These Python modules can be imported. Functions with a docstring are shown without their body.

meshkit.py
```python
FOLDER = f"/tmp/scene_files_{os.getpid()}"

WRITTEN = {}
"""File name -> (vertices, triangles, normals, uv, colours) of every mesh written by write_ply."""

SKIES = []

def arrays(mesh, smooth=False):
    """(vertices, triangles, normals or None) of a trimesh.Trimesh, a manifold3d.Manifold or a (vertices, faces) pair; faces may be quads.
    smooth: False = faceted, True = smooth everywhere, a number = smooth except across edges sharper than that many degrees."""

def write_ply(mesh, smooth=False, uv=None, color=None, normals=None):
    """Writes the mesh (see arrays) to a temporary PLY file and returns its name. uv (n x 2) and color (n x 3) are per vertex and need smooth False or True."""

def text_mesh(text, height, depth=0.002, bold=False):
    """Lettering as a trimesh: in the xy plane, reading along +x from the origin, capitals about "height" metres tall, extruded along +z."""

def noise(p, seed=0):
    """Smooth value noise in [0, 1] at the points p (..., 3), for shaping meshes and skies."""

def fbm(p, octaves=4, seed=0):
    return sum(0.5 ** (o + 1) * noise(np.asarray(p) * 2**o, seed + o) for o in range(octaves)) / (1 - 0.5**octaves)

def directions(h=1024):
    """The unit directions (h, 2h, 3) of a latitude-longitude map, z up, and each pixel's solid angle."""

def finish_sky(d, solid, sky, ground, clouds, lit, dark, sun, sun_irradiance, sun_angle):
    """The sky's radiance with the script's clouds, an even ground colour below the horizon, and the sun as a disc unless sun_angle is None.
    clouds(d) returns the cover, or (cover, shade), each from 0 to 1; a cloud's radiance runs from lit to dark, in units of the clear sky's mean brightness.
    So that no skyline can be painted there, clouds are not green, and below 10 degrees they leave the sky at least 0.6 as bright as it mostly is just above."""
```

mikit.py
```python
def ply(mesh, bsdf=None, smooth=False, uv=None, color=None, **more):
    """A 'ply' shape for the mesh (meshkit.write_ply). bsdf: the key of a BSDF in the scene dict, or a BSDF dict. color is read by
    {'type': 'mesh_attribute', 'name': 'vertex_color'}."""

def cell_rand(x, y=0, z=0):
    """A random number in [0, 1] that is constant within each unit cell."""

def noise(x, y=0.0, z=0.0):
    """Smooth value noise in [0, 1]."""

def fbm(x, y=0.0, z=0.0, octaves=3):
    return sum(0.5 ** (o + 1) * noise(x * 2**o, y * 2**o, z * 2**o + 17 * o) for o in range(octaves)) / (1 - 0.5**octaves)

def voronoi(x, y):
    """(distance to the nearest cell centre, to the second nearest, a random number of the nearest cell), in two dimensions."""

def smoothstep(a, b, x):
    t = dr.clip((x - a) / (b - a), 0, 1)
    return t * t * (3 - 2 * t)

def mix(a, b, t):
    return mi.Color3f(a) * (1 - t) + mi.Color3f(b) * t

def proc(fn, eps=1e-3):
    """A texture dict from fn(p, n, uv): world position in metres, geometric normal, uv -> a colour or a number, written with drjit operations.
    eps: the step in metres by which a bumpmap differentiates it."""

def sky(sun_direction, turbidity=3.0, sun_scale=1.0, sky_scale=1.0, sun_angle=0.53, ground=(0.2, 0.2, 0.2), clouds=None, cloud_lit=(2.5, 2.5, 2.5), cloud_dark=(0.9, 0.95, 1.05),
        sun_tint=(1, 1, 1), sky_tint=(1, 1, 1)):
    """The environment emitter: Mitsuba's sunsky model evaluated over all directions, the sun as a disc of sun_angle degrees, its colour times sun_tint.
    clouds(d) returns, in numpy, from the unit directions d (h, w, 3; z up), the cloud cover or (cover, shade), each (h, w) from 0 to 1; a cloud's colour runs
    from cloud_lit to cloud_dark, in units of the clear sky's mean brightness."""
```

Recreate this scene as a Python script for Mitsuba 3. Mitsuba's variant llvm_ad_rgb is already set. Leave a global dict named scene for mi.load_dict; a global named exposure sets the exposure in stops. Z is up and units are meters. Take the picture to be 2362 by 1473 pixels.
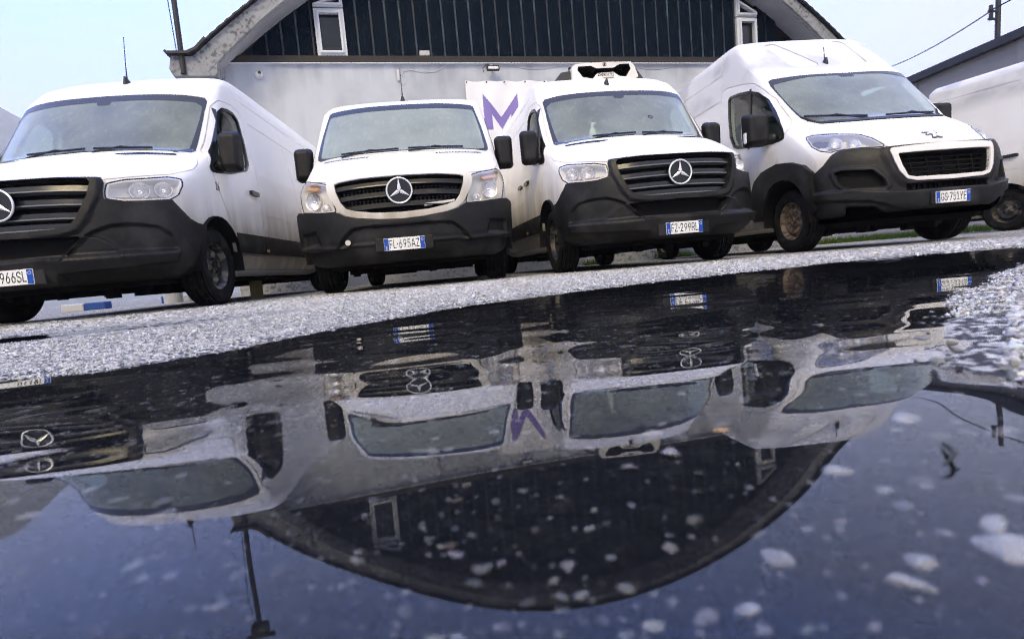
import math
import numpy as np, trimesh, mitsuba as mi, drjit as dr, shapely.geometry as sg, shapely, manifold3d as m3
from shapely import affinity
from shapely.ops import unary_union
import mikit, meshkit
T = mi.ScalarTransform4f
scene, labels = {}, {}
# ---------------------------------------------------------------- camera
FOC, PITCH, ROLL, YAW, CAMH = 1292.8, math.radians(5.37), math.radians(4.959), math.radians(13.54), 0.118
_fw = np.array([math.sin(YAW) * math.cos(PITCH), math.cos(YAW) * math.cos(PITCH), -math.sin(PITCH)])
_rt = np.array([math.cos(YAW), -math.sin(YAW), 0.0])
_up = np.cross(_rt, _fw)
_up = math.cos(ROLL) * _up + math.sin(ROLL) * _rt
scene["camera"] = {"type": "thinlens", "to_world": T().look_at(origin=[0, 0, CAMH], target=[float(x) for x in np.array([0, 0, CAMH]) + _fw], up=[float(x) for x in _up]),
    "fov": math.degrees(2 * math.atan(1181 / FOC)), "fov_axis": "x", "aperture_radius": 0.0012, "focus_distance": 4.6, "near_clip": 0.02, "far_clip": 9000.0}
# ---------------------------------------------------------------- sky and exposure
def clouds(d):
    z = d[..., 2]
    n = meshkit.fbm(d * np.array([2.2, 2.2, 4.0]) + 3.1, 4, 7)
    return np.ones_like(z), np.clip((-0.15 + 1.6 * np.clip(z, 0, 1) - 0.30 * d[..., 0] * (1 - np.clip(z, 0, 1)) + (n - 0.5) * 1.1) * np.clip(0.25 + 1.15 * d[..., 1], 0.1, 1), 0, 1)
scene["sky"] = mikit.sky((-0.35, -0.75, 0.75), turbidity=3, sun_scale=0.45, sun_angle=28, sun_tint=(1.03, 1.03, 0.82), clouds=clouds, cloud_lit=(2.2, 2.25, 2.45), cloud_dark=(1.1, 2.4, 8.0), ground=(0.15, 0.15, 0.15))
exposure = 2.45
from scipy import ndimage
# ---------------------------------------------------------------- geometry kit
def sdf2(pts, lo, hi, h=0.01, blur=2.0):
    """Signed distance to a closed polygon on a grid (negative inside), a little rounded, as a bilinear look-up."""
    p = np.asarray(pts, float)
    gx, gy = np.arange(lo[0], hi[0] + h, h), np.arange(lo[1], hi[1] + h, h)
    X, Y = np.meshgrid(gx, gy, indexing="ij")
    d, ins = np.full(X.shape, 1e9), np.zeros(X.shape, bool)
    for a, b in zip(p, np.roll(p, -1, 0)):
        e = b - a
        t = np.clip(((X - a[0]) * e[0] + (Y - a[1]) * e[1]) / max(e @ e, 1e-12), 0, 1)
        d = np.minimum(d, np.hypot(X - a[0] - t * e[0], Y - a[1] - t * e[1]))
        if a[1] != b[1]:
            ins ^= ((a[1] > Y) != (b[1] > Y)) & (X < (b[0] - a[0]) * (Y - a[1]) / (b[1] - a[1]) + a[0])
    d = ndimage.gaussian_filter(np.where(ins, -d, d), blur, mode="nearest")
    def look(x, y):
        return ndimage.map_coordinates(d, [(np.asarray(x) - lo[0]) / h, (np.asarray(y) - lo[1]) / h], order=1, mode="nearest")
    return look

def smax(a, b, k):
    return 0.5 * (a + b + np.sqrt((a - b) ** 2 + k * k))

B0 = 2.4
class Body:
    """A van's outer skin as an implicit solid from its side profile (b, z), half cross-section (u, z) and the bow of its front in plan."""
    def __init__(s, side, cross, bow, length, k=0.05):
        s.side = sdf2(side, (-0.6, -0.1), (length + 0.5, 3.1))
        cr = list(cross) + [(-x, z) for x, z in cross[::-1]]
        s.cross = sdf2(cr, (-1.6, -0.1), (1.6, 3.1))
        s.bow, s.k, s.length = bow, k, length
    def g(s, P):
        u, b, z = P[..., 0], P[..., 1], P[..., 2]
        low, high, pw = s.bow
        t = np.clip((z - 1.1) / 0.35, 0, 1)
        t = t * t * (3 - 2 * t)
        c = (low * (1 - t) + high * t) * np.clip(np.abs(u), 0, 1.3) ** pw
        c = c * np.clip((2.6 - b) / 1.0, 0, 1)
        return smax(s.side(b - c, z), s.cross(u, z), s.k)
    def grad(s, P, e=0.006):
        G = np.stack([s.g(P + d) - s.g(P - d) for d in np.eye(3) * e], -1)
        return G / np.maximum(np.linalg.norm(G, axis=-1, keepdims=True), 1e-9)
    def cast(s, o, d, r1=3.5, n=46):
        """From points inside outwards along d to the skin."""
        lo, hi = np.zeros(len(o)), np.full(len(o), r1)
        for _ in range(n):
            m = 0.5 * (lo + hi)
            ins = s.g(o + d * m[:, None]) < 0
            lo, hi = np.where(ins, m, lo), np.where(ins, hi, m)
        return o + d * lo[:, None]
    def wrap(s, f, z):
        """The skin point in direction f (radians from straight ahead, seen from B0) at height z."""
        f, z = np.asarray(f, float), np.asarray(z, float)
        o = np.stack([0 * f, 0 * f + B0, z], -1)
        return s.cast(o, np.stack([np.sin(f), -np.cos(f), 0 * f], -1))
    def flank(s, b, z, sign):
        b, z = np.asarray(b, float), np.asarray(z, float)
        o = np.stack([0 * b, b, z], -1)
        return s.cast(o, np.stack([0 * b + sign, 0 * b, 0 * b], -1))
    def top(s, u, b):
        u, b = np.asarray(u, float), np.asarray(b, float)
        o = np.stack([u, b, 0 * u + 0.9], -1)
        return s.cast(o, np.stack([0 * b, 0 * b, 0 * b + 1], -1))

def surface_nets(fn, lo, hi, h):
    """The zero surface of fn as a closed quad mesh (naive surface nets), snapped onto fn."""
    ax = [np.arange(l, u + h, h) for l, u in zip(lo, hi)]
    G = np.stack(np.meshgrid(*ax, indexing="ij"), -1)
    V = fn(G.reshape(-1, 3)).reshape(G.shape[:3])
    s = V < 0
    n = np.array(V.shape) - 1
    acc, cnt = np.zeros((*n, 3)), np.zeros(n)
    for axis in range(3):
        for i in (0, 1):
            for j in (0, 1):
                o0 = [0, 0, 0]; others = [a for a in range(3) if a != axis]
                o0[others[0]], o0[others[1]] = i, j
                o1 = list(o0); o1[axis] = 1
                sl = lambda o: tuple(slice(o[a], o[a] + n[a]) for a in range(3))
                a, b = V[sl(o0)], V[sl(o1)]
                cross = (a < 0) != (b < 0)
                t = np.where(cross, a / np.where(a == b, 1, a - b), 0)
                pos = np.zeros((*n, 3)); pos[..., axis] = t; pos[..., others[0]] = i; pos[..., others[1]] = j
                acc += np.where(cross[..., None], pos, 0); cnt += cross
    act = cnt > 0
    ids = -np.ones(n, int); ids[act] = np.arange(act.sum())
    base = np.stack(np.meshgrid(*[np.arange(k) for k in n], indexing="ij"), -1)[act]
    P = np.array(lo) + h * (base + acc[act] / cnt[act][:, None])
    quads = []
    for axis in range(3):
        b_, c_ = [(1, 2), (2, 0), (0, 1)][axis]
        e = [0, 0, 0]; e[axis] = 1
        a = s[: s.shape[0] - e[0], : s.shape[1] - e[1], : s.shape[2] - e[2]]
        bb = s[e[0]:, e[1]:, e[2]:]
        I = np.argwhere(a != bb)
        I = I[(I[:, b_] > 0) & (I[:, c_] > 0) & (I[:, b_] < n[b_]) & (I[:, c_] < n[c_])]
        flip = a[tuple(I.T)]
        q = []
        for db, dc in ((-1, -1), (0, -1), (0, 0), (-1, 0)):
            J = I.copy(); J[:, b_] += db; J[:, c_] += dc
            q.append(ids[tuple(J.T)])
        q = np.stack(q, 1)
        q[~flip] = q[~flip][:, ::-1]
        quads.append(q)
    Q = np.vstack(quads)
    return P, np.vstack([Q[:, [0, 1, 2]], Q[:, [0, 2, 3]]])

def skin_mesh(body, h=0.03, lo=None, hi=None):
    P, F = surface_nets(body.g, lo or (-1.2, -0.3, 0.05), hi or (1.2, body.length + 0.2, 3.0), h)
    for _ in range(3):
        N = body.grad(P)
        P = P - N * np.clip(body.g(P), -h, h)[:, None]
    return P, F

def man(v, f):
    return m3.Manifold(m3.Mesh(vert_properties=np.asarray(v, np.float32), tri_verts=np.asarray(f, np.uint32)))
def tri(m):
    m = m.to_mesh()
    return trimesh.Trimesh(np.array(m.vert_properties[:, :3], float), np.array(m.tri_verts), process=False)
def cs(poly):
    """manifold CrossSection of a shapely polygon or list of points"""
    if isinstance(poly, (list, tuple, np.ndarray)):
        poly = sg.Polygon(poly)
    poly = poly.buffer(0)
    out = m3.CrossSection()
    for g in getattr(poly, "geoms", [poly]):
        rings = [np.array(g.exterior.coords)[:-1]] + [np.array(r.coords)[:-1] for r in g.interiors]
        out = out + m3.CrossSection(rings, m3.FillRule.EvenOdd)
    return out
def smooth_poly(pts, r=0.02, n=4):
    """rounds a polygon's corners"""
    p = sg.Polygon(pts).buffer(0)
    return p.buffer(-r, quad_segs=n).buffer(2 * r, quad_segs=n).buffer(-r, quad_segs=n)

SW = 2.0  # metres of drape plane per radian
def drape(body, poly, t0, t1, how="wrap", step=0.03, sign=1, edge=None):
    """A closed panel over the skin: poly in (radians * SW, z), (b, z) or (u, b); from t0 to t1 (numbers or functions of the drape plane) off the skin."""
    m = cs(poly).extrude(1.0).refine_to_length(step)
    me = m.to_mesh()
    v, f = np.array(me.vert_properties[:, :3], float), np.array(me.tri_verts)
    a, b, t = v.T
    key = np.round(np.stack([a, b], 1), 5)
    uq, inv = np.unique(key, axis=0, return_inverse=True); inv = inv.ravel()
    S = body.wrap(uq[:, 0] / SW, uq[:, 1]) if how == "wrap" else body.flank(uq[:, 0], uq[:, 1], sign) if how == "flank" else body.top(uq[:, 0], uq[:, 1])
    N = body.grad(S, 0.012)
    e0 = t0(uq[:, 0], uq[:, 1]) if callable(t0) else np.full(len(uq), t0)
    e1 = t1(uq[:, 0], uq[:, 1]) if callable(t1) else np.full(len(uq), t1)
    off = e0[inv] + (e1 - e0)[inv] * t
    V = S[inv] + N[inv] * off[:, None]
    if (how == "flank" and sign < 0) or how == "flank":
        pass
    tm = trimesh.Trimesh(V, f, process=False)
    if tm.volume < 0:
        f = f[:, ::-1]
    return V, f
# ---------------------------------------------------------------- materials
def rgb(*c): return {"type": "rgb", "value": [float(x) for x in (c if len(c) == 3 else c * 3)]}
def principled(c, rough=0.5, **k):
    return {"type": "principled", "base_color": c if isinstance(c, dict) else rgb(*c), "roughness": rough, **k}
smst, fbm, nz, mix = mikit.smoothstep, mikit.fbm, mikit.noise, mikit.mix

def paint_fn(p, n, uv):
    low = smst(1.30, 0.45, p.z + 0.35 * (fbm(p.x * 2.1, p.y * 1.3, p.z * 1.2) - 0.5))
    runs = fbm(p.x * 9, p.y * 9, p.z * 1.1)
    dirt = dr.clip(low * (0.35 + 0.9 * runs), 0, 1) * dr.select(dr.abs(n.z) > 0.8, 0.5, 1.0)
    film = 0.10 * fbm(p.x * 3, p.y * 3, p.z * 2.2)
    return mix((.84, .815, .76), (.34, .295, .22), dr.clip(dirt * 1.1 + film, 0, 1))
scene["white_paint"] = principled(mikit.proc(paint_fn), 0.28, specular=0.5, clearcoat=0.7, clearcoat_gloss=0.9)
def roof_film_fn(p, n, uv):
    return mix(paint_fn(p, n, uv), (.36, .36, .36), smst(1.95, 2.25, p.z) * (0.22 + 0.5 * smst(.35, .7, fbm(p.x * 3.1, p.y * 2.2, p.z * 2.4, 4))))
scene["grimy_roof_paint"] = principled(mikit.proc(roof_film_fn), 0.34, specular=0.5, clearcoat=0.4, clearcoat_gloss=0.8)
def hood_fn(p, n, uv):
    return mix((.80, .78, .73), (.42, .41, .38), smst(0.42, 0.75, fbm(p.x * 2.6, p.y * 2.6, p.z * 2.6, 4)) * 0.55)
scene["dusty_paint"] = principled(mikit.proc(hood_fn), 0.38, specular=0.5)
def plastic_fn(p, n, uv):
    d = smst(0.45, 0.8, fbm(p.x * 5, p.y * 5, p.z * 3, 4)) * 0.6 + 0.25 * fbm(p.x * 90, p.y * 90, p.z * 90, 2)
    return mix((.003, .0029, .0028), (.036, .034, .031), d)
scene["black_plastic"] = principled(mikit.proc(plastic_fn), 0.48, specular=0.3)
scene["gloss_black"] = principled((.010, .010, .011), 0.22, specular=0.5)
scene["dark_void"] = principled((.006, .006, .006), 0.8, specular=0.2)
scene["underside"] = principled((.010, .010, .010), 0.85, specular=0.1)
scene["rubber"] = principled(mikit.proc(lambda p, n, uv: mix((.005, .005, .005), (.020, .018, .015), smst(.5, .8, fbm(p.x * 14, p.y * 14, p.z * 14)))), 0.8, specular=0.2)
scene["steel_black"] = principled(mikit.proc(lambda p, n, uv: mix((.012, .012, .012), (.16, .14, .105), smst(.46, .72, fbm(p.x * 11, p.y * 11, p.z * 11 + 2, 4)))), 0.5)
scene["rusty_rim"] = principled(mikit.proc(lambda p, n, uv: mix((.20, .145, .09), (.05, .035, .025), smst(.35, .7, fbm(p.x * 30, p.y * 30, p.z * 30)))), 0.65)
scene["chrome"] = {"type": "roughconductor", "material": "Al", "alpha": 0.09}
scene["silver"] = {"type": "roughconductor", "material": "Al", "alpha": 0.25, "specular_reflectance": rgb(.9, .9, .9)}
scene["lamp_white"] = principled((.74, .72, .68), 0.3)
scene["lamp_grey"] = principled((.58, .55, .48), 0.4)
scene["lamp_dark"] = principled((.26, .24, .20), 0.45)
scene["grey_chrome"] = principled((.14, .145, .15), 0.3)
scene["emblem_silver"] = principled((.80, .80, .80), 0.28, metallic=0.35)
scene["lens"] = {"type": "thindielectric", "int_ior": 1.5}
scene["amber"] = principled((.62, .34, .16), 0.3)
scene["clear_white"] = principled((.8, .8, .8), 0.25)
def fog_fn(p, n, uv):
    drops = smst(0.70, 0.84, nz(p.x * 110, p.y * 110, p.z * 90)) * 0.08
    runs = smst(0.55, 0.9, nz(p.x * 38, p.y * 38, p.z * 5)) * 0.06
    return dr.clip(0.55 + 0.34 * (fbm(p.x * 3.2, p.y * 3.2, p.z * 3.2) - 0.4) + drops + runs, 0.0, 0.95)
scene["fogged_glass"] = {"type": "blendbsdf", "weight": mikit.proc(fog_fn), "a": {"type": "thindielectric", "int_ior": 1.52, "specular_transmittance": rgb(.82, .92, .82)},
    "b": {"type": "principledthin", "base_color": rgb(.66, .74, .68), "roughness": 0.9, "diff_trans": 0.75, "spec_trans": 0.0}}
scene["side_glass"] = {"type": "thindielectric", "int_ior": 1.52, "specular_transmittance": rgb(.50, .60, .56), "specular_reflectance": rgb(.55)}
scene["frit"] = {"type": "twosided", "b": principled((.035, .036, .048), 0.25, specular=0.5)}
scene["trim_dark"] = principled((.045, .046, .05), 0.7)
scene["trim_grey"] = principled((.14, .145, .145), 0.8)
scene["cab_lining"] = {"type": "twosided", "b": principled((.10, .10, .10), 0.85)}
scene["misted_glass"] = {**scene["fogged_glass"], "weight": mikit.proc(lambda p, n, uv: dr.clip(fog_fn(p, n, uv) - 0.24, 0.05, 0.9))}
scene["seat_cloth"] = principled((.09, .09, .095), 0.9)
scene["plate_white"] = principled((.78, .78, .75), 0.35)
scene["plate_blue"] = principled((.005, .06, .36), 0.35)
scene["plate_black"] = principled((.012, .012, .012), 0.5)
scene["plate_yellow"] = principled((.7, .55, .1), 0.5)
scene["paper"] = principled((.75, .75, .72), 0.8)
# ---------------------------------------------------------------- van shapes
def profile(front, roof, length, low=0.24):
    return list(front) + list(roof) + [(length, roof[-1][1] - 0.12), (length, low + 0.1), (length - 0.1, low), (front[0][0], low)]
CR = [(0, .22), (.80, .22), (.93, .30), (.985, .48), (1.0, .72), (1.0, 1.1), (.99, 1.35), (.90, 2.0), (.865, 2.2), (.80, 2.35), (.68, 2.42), (.4, 2.455), (0, 2.465)]
NEW = Body(profile([(.12, .24), (.02, .32), (-.03, .45), (-.035, .60), (-.02, .75), (.0, .88), (.03, .98), (.06, 1.03), (.14, 1.085), (.35, 1.185), (.6, 1.28), (.84, 1.36), (.92, 1.39)],
    [(1.40, 2.03), (1.62, 2.19), (1.9, 2.31), (2.2, 2.385), (2.6, 2.43), (3.4, 2.45), (5.8, 2.45)], 5.9), CR, (.5, .3, 3.4), 5.9)
OLD = Body(profile([(.12, .24), (.03, .32), (-.02, .45), (-.02, .60), (-.005, .75), (.02, .90), (.05, .98), (.09, 1.03), (.18, 1.08), (.35, 1.165), (.6, 1.27), (.76, 1.33), (.84, 1.36)],
    [(1.38, 2.01), (1.6, 2.11), (1.9, 2.18), (2.3, 2.215), (3.4, 2.23), (5.2, 2.23)], 5.3), [(u, 2.0 + (z - 2.0) * .56 if z > 2 else z) for u, z in CR], (.48, .26, 3.4), 5.3)
BOXC = [(0, .22), (.82, .22), (.94, .30), (.99, .48), (1.015, .72), (1.015, 1.2), (.99, 1.5), (.93, 2.0), (.90, 2.4), (.87, 2.62), (.80, 2.74), (.4, 2.78), (0, 2.78)]
BOX = Body(profile([(.14, .24), (.04, .30), (.0, .38), (-.01, .5), (.0, .65), (.03, .85), (.06, .93), (.12, 1.0), (.28, 1.13), (.5, 1.25), (.72, 1.35), (.80, 1.39)],
    [(1.36, 2.03), (1.75, 2.37), (2.08, 2.655), (2.22, 2.735), (2.45, 2.77), (5.9, 2.77)], 6.0), BOXC, (.42, .22, 3.2), 6.0)
POSE = [(-2.444, 4.719, -10.37), (0.314, 5.129, -8.29), (2.814, 4.716, -4.18), (5.386, 4.252, -7.44)]
GROUND = 0.004
def pose(i):
    x, y, a = POSE[i]
    return T().translate([x, y, GROUND]).rotate([0, 0, 1], a)
# ---------------------------------------------------------------- small mesh helpers
def cat(*ms):
    ms = [trimesh.Trimesh(m[0], m[1], process=False) if isinstance(m, tuple) else m for m in ms]
    return trimesh.util.concatenate(ms)
def move(m, t=(0, 0, 0), R=None):
    m = m.copy() if not isinstance(m, tuple) else trimesh.Trimesh(m[0], m[1], process=False)
    M = np.eye(4)
    if R is not None: M[:3, :3] = R
    M[:3, 3] = t
    m.apply_transform(M)
    return m
def rot(axis, deg): return trimesh.transformations.rotation_matrix(math.radians(deg), axis)[:3, :3]
def box(c, s): return trimesh.creation.box(extents=s, transform=trimesh.transformations.translation_matrix(c))
def rbox(c, s, r, taper=None):
    """box with rounded edges: a hull of balls"""
    ball = trimesh.creation.icosphere(subdivisions=2, radius=r).vertices
    pts = []
    for i in (-1, 1):
        for j in (-1, 1):
            for k in (-1, 1):
                o = np.array([i * (s[0] / 2 - r), j * (s[1] / 2 - r), k * (s[2] / 2 - r)])
                if taper: o = o * taper(i, j, k)
                pts.append(ball + o + c)
    return trimesh.Trimesh(np.vstack(pts)).convex_hull
def tube(pts, r, n=8, caps=True):
    p = np.asarray(pts, float)
    rr = np.broadcast_to(r, (len(p),))
    t = np.gradient(p, axis=0); t /= np.linalg.norm(t, axis=1, keepdims=True)
    a = np.array([0, 0, 1.0]) if abs(t[0][2]) < .9 else np.array([1.0, 0, 0])
    V = []
    for i in range(len(p)):
        a = a - t[i] * (a @ t[i]); a /= np.linalg.norm(a)
        b = np.cross(t[i], a)
        ang = np.arange(n) * 2 * np.pi / n
        V.append(p[i] + rr[i] * (np.cos(ang)[:, None] * a + np.sin(ang)[:, None] * b))
    V = np.vstack(V); F = []
    for i in range(len(p) - 1):
        for j in range(n):
            k = (j + 1) % n
            F += [[i * n + j, i * n + k, (i + 1) * n + k], [i * n + j, (i + 1) * n + k, (i + 1) * n + j]]
    if caps:
        m = len(V); V = np.vstack([V, p[0], p[-1]])
        for j in range(n):
            k = (j + 1) % n
            F += [[m, k, j], [m + 1, (len(p) - 1) * n + j, (len(p) - 1) * n + k]]
    return trimesh.Trimesh(V, F, process=False)
def revolve(profile, n=40): return trimesh.creation.revolve(np.asarray(profile, float), sections=n)
def extrude(poly, h):
    poly = sg.Polygon(poly) if isinstance(poly, (list, np.ndarray)) else poly
    return trimesh.util.concatenate([trimesh.creation.extrude_polygon(g, h, engine="earcut") for g in getattr(poly, "geoms", [poly])])
# letters and flat marks drawn in (x, y) put upright facing -b (towards the viewer)
FACE = np.array([[1, 0, 0], [0, 0, -1], [0, 1, 0.0]])

def sheet(body, poly, t, how="wrap", step=0.03, sign=1):
    """an open sheet t above the skin (glass, prints)"""
    m = cs(poly).extrude(1.0).refine_to_length(step)
    me = m.to_mesh()
    v, f = np.array(me.vert_properties[:, :3], float), np.array(me.tri_verts)
    f = f[(v[f][:, :, 2] > 0.999).all(1)]
    use, inv = np.unique(f, return_inverse=True); f = inv.reshape(f.shape); v = v[use]
    S = body.wrap(v[:, 0] / SW, v[:, 1]) if how == "wrap" else body.flank(v[:, 0], v[:, 1], sign) if how == "flank" else body.top(v[:, 0], v[:, 1])
    N = body.grad(S, 0.012)
    V = S + N * t
    fn = np.cross(V[f[:, 1]] - V[f[:, 0]], V[f[:, 2]] - V[f[:, 0]])
    if (fn * N[f[:, 0]]).sum() < 0: f = f[:, ::-1]
    return V, f
def mirror(half):
    """a polygon from its right half, listed from the middle line round to the middle line"""
    return list(half) + [(-a, b) for a, b in half[::-1]]
def flip(pts): return [(-a, b) for a, b in pts]
def line(pts, w): return sg.LineString(pts).buffer(w / 2, cap_style=2, join_style=1, quad_segs=3)
def inside(s, z, poly, w):
    """1 well inside the polygon, 0 outside, a ramp of width w at its edge"""
    p = shapely.points(np.asarray(s), np.asarray(z))
    d = shapely.distance(p, poly.exterior) * np.where(shapely.contains(poly, p), 1, -1)
    t = np.clip(d / w + 0.5, 0, 1)
    return t * t * (3 - 2 * t)
def mm(V): return man(*V) if isinstance(V, tuple) else man(V.vertices, V.faces)

def solid(t):
    t = trimesh.Trimesh(t.vertices, t.faces)
    return man(t.vertices, t.faces if t.volume > 0 else t.faces[:, ::-1])
# ---------------------------------------------------------------- wheels
def wheel_parts(out, key, u, b, sign, rim="steel_black", r=0.345):
    """tyre, rim, hub of a wheel whose outer face looks along sign*u"""
    R = rot([0, 1, 0], 90 * sign)   # z of the lathe -> sign * u
    w = 0.105
    prof = [(.205, -w + .02), (.225, -w), (.29, -w - .008), (.325, -w + .012), (r - .004, -w + .035)]
    for k in range(4):
        x = -.072 + k * .043
        prof += [(r, x), (r, x + .03), (r - .012, x + .033), (r - .012, x + .04)]
    prof += [(r - .004, w - .035), (.325, w - .012), (.29, w + .008), (.225, w), (.205, w - .02)]
    out.append((key, move(revolve(prof, 48), (u, b, r), R), "rubber", 40))
    dish = [(.0, .055), (.055, .055), (.06, .045), (.085, .042), (.10, .055), (.135, .06), (.165, .035), (.178, .03), (.185, .06), (.207, .088), (.214, .086), (.206, .02), (.2, -.08), (.0, -.08)]
    rm = solid(revolve(dish, 48))
    for k in range(16):
        a = k * math.tau / 16
        hole = m3.Manifold.cube([.03, .018, .3], True).rotate([0, 0, math.degrees(a)]).translate([.152 * math.cos(a), .152 * math.sin(a), .05])
        rm = rm - hole
    out.append((key + "__rim", move(tri(rm), (u, b, r), R), rim, 35))
    nuts = [move(trimesh.creation.cylinder(radius=.011, height=.03, sections=6), (.075 * math.cos(a), .075 * math.sin(a), .055)) for a in np.arange(6) * math.tau / 6]
    out.append((key + "__hub", move(cat(*nuts, move(trimesh.creation.cylinder(radius=.035, height=.05, sections=20), (0, 0, .05))), (u, b, r), R), rim, 35))

def plate_parts(text, u, b, z, only_right=False):
    """an Italian number plate, 0.36 x 0.11 m, facing -b"""
    out = []
    y0 = b
    base = rbox((u, y0, z), (.36, .008, .11), .0035)
    out.append(("number_plate", base, "plate_white", 30))
    for k, x in enumerate((-.158, .158)):
        if only_right and k == 0: continue
        out.append((f"number_plate__band{'_001' if k else ''}", move(extrude(smooth_poly([(-.02, -.051), (.02, -.051), (.02, .051), (-.02, .051)], .004), .0015), (u + x, y0 - .004, z), FACE), "plate_blue", False))
    t = meshkit.text_mesh(text, .074, .0015)
    w = t.bounds[1][0] - t.bounds[0][0]
    span = .262 if not only_right else .262 * 5 / 7.6
    t.apply_scale([span / w, 1, 1])
    x0 = -.131 if not only_right else .131 - span
    t.apply_translation([x0 - t.bounds[0][0], -.037 - t.bounds[0][1], 0])
    out.append(("number_plate__lettering", move(t, (u, y0 - .0042, z), FACE), "plate_black", False))
    if not only_right:
        i = meshkit.text_mesh("I", .03, .001)
        i.apply_translation([-i.centroid[0], 0, 0])
        out.append(("number_plate__country_letter", move(i, (u - .158, y0 - .0056, z - .043), FACE), "plate_white", False))
    ring = sg.Point(0, 0).buffer(.012, 12).difference(sg.Point(0, 0).buffer(.0095, 12))
    out.append(("number_plate__ring", move(extrude(ring, .001), (u + .158, y0 - .0056, z + .025), FACE), "plate_white", False))
    return out

def star_emblem(b, z, r=.107, lean=0.0):
    """a three-pointed star in a ring, facing -b"""
    a = np.linspace(0, math.tau, 49)
    ring = trimesh.creation.torus(r, .0075, major_sections=48, minor_sections=8)
    arms = []
    for k in range(3):
        t = math.radians(90 + 120 * k)
        d, n = np.array([math.cos(t), math.sin(t)]), np.array([-math.sin(t), math.cos(t)])
        tip, l, rr = d * (r - .004), d * .016 + n * .017, d * .016 - n * .017
        V = [[0, 0, .0], [*l, 0], [*tip, 0], [*rr, 0], [0, 0, .010], [*(d * (r - .004)), .004]]
        arms.append(trimesh.Trimesh(np.array(V)).convex_hull)
    R = rot([1, 0, 0], lean) @ FACE
    star = [move(m, (0, b - .014, z), R) for m in (ring, *arms)]
    disc = move(trimesh.creation.cylinder(radius=r, height=.012, sections=48), (0, b, z), R)
    return cat(*star), disc

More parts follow.
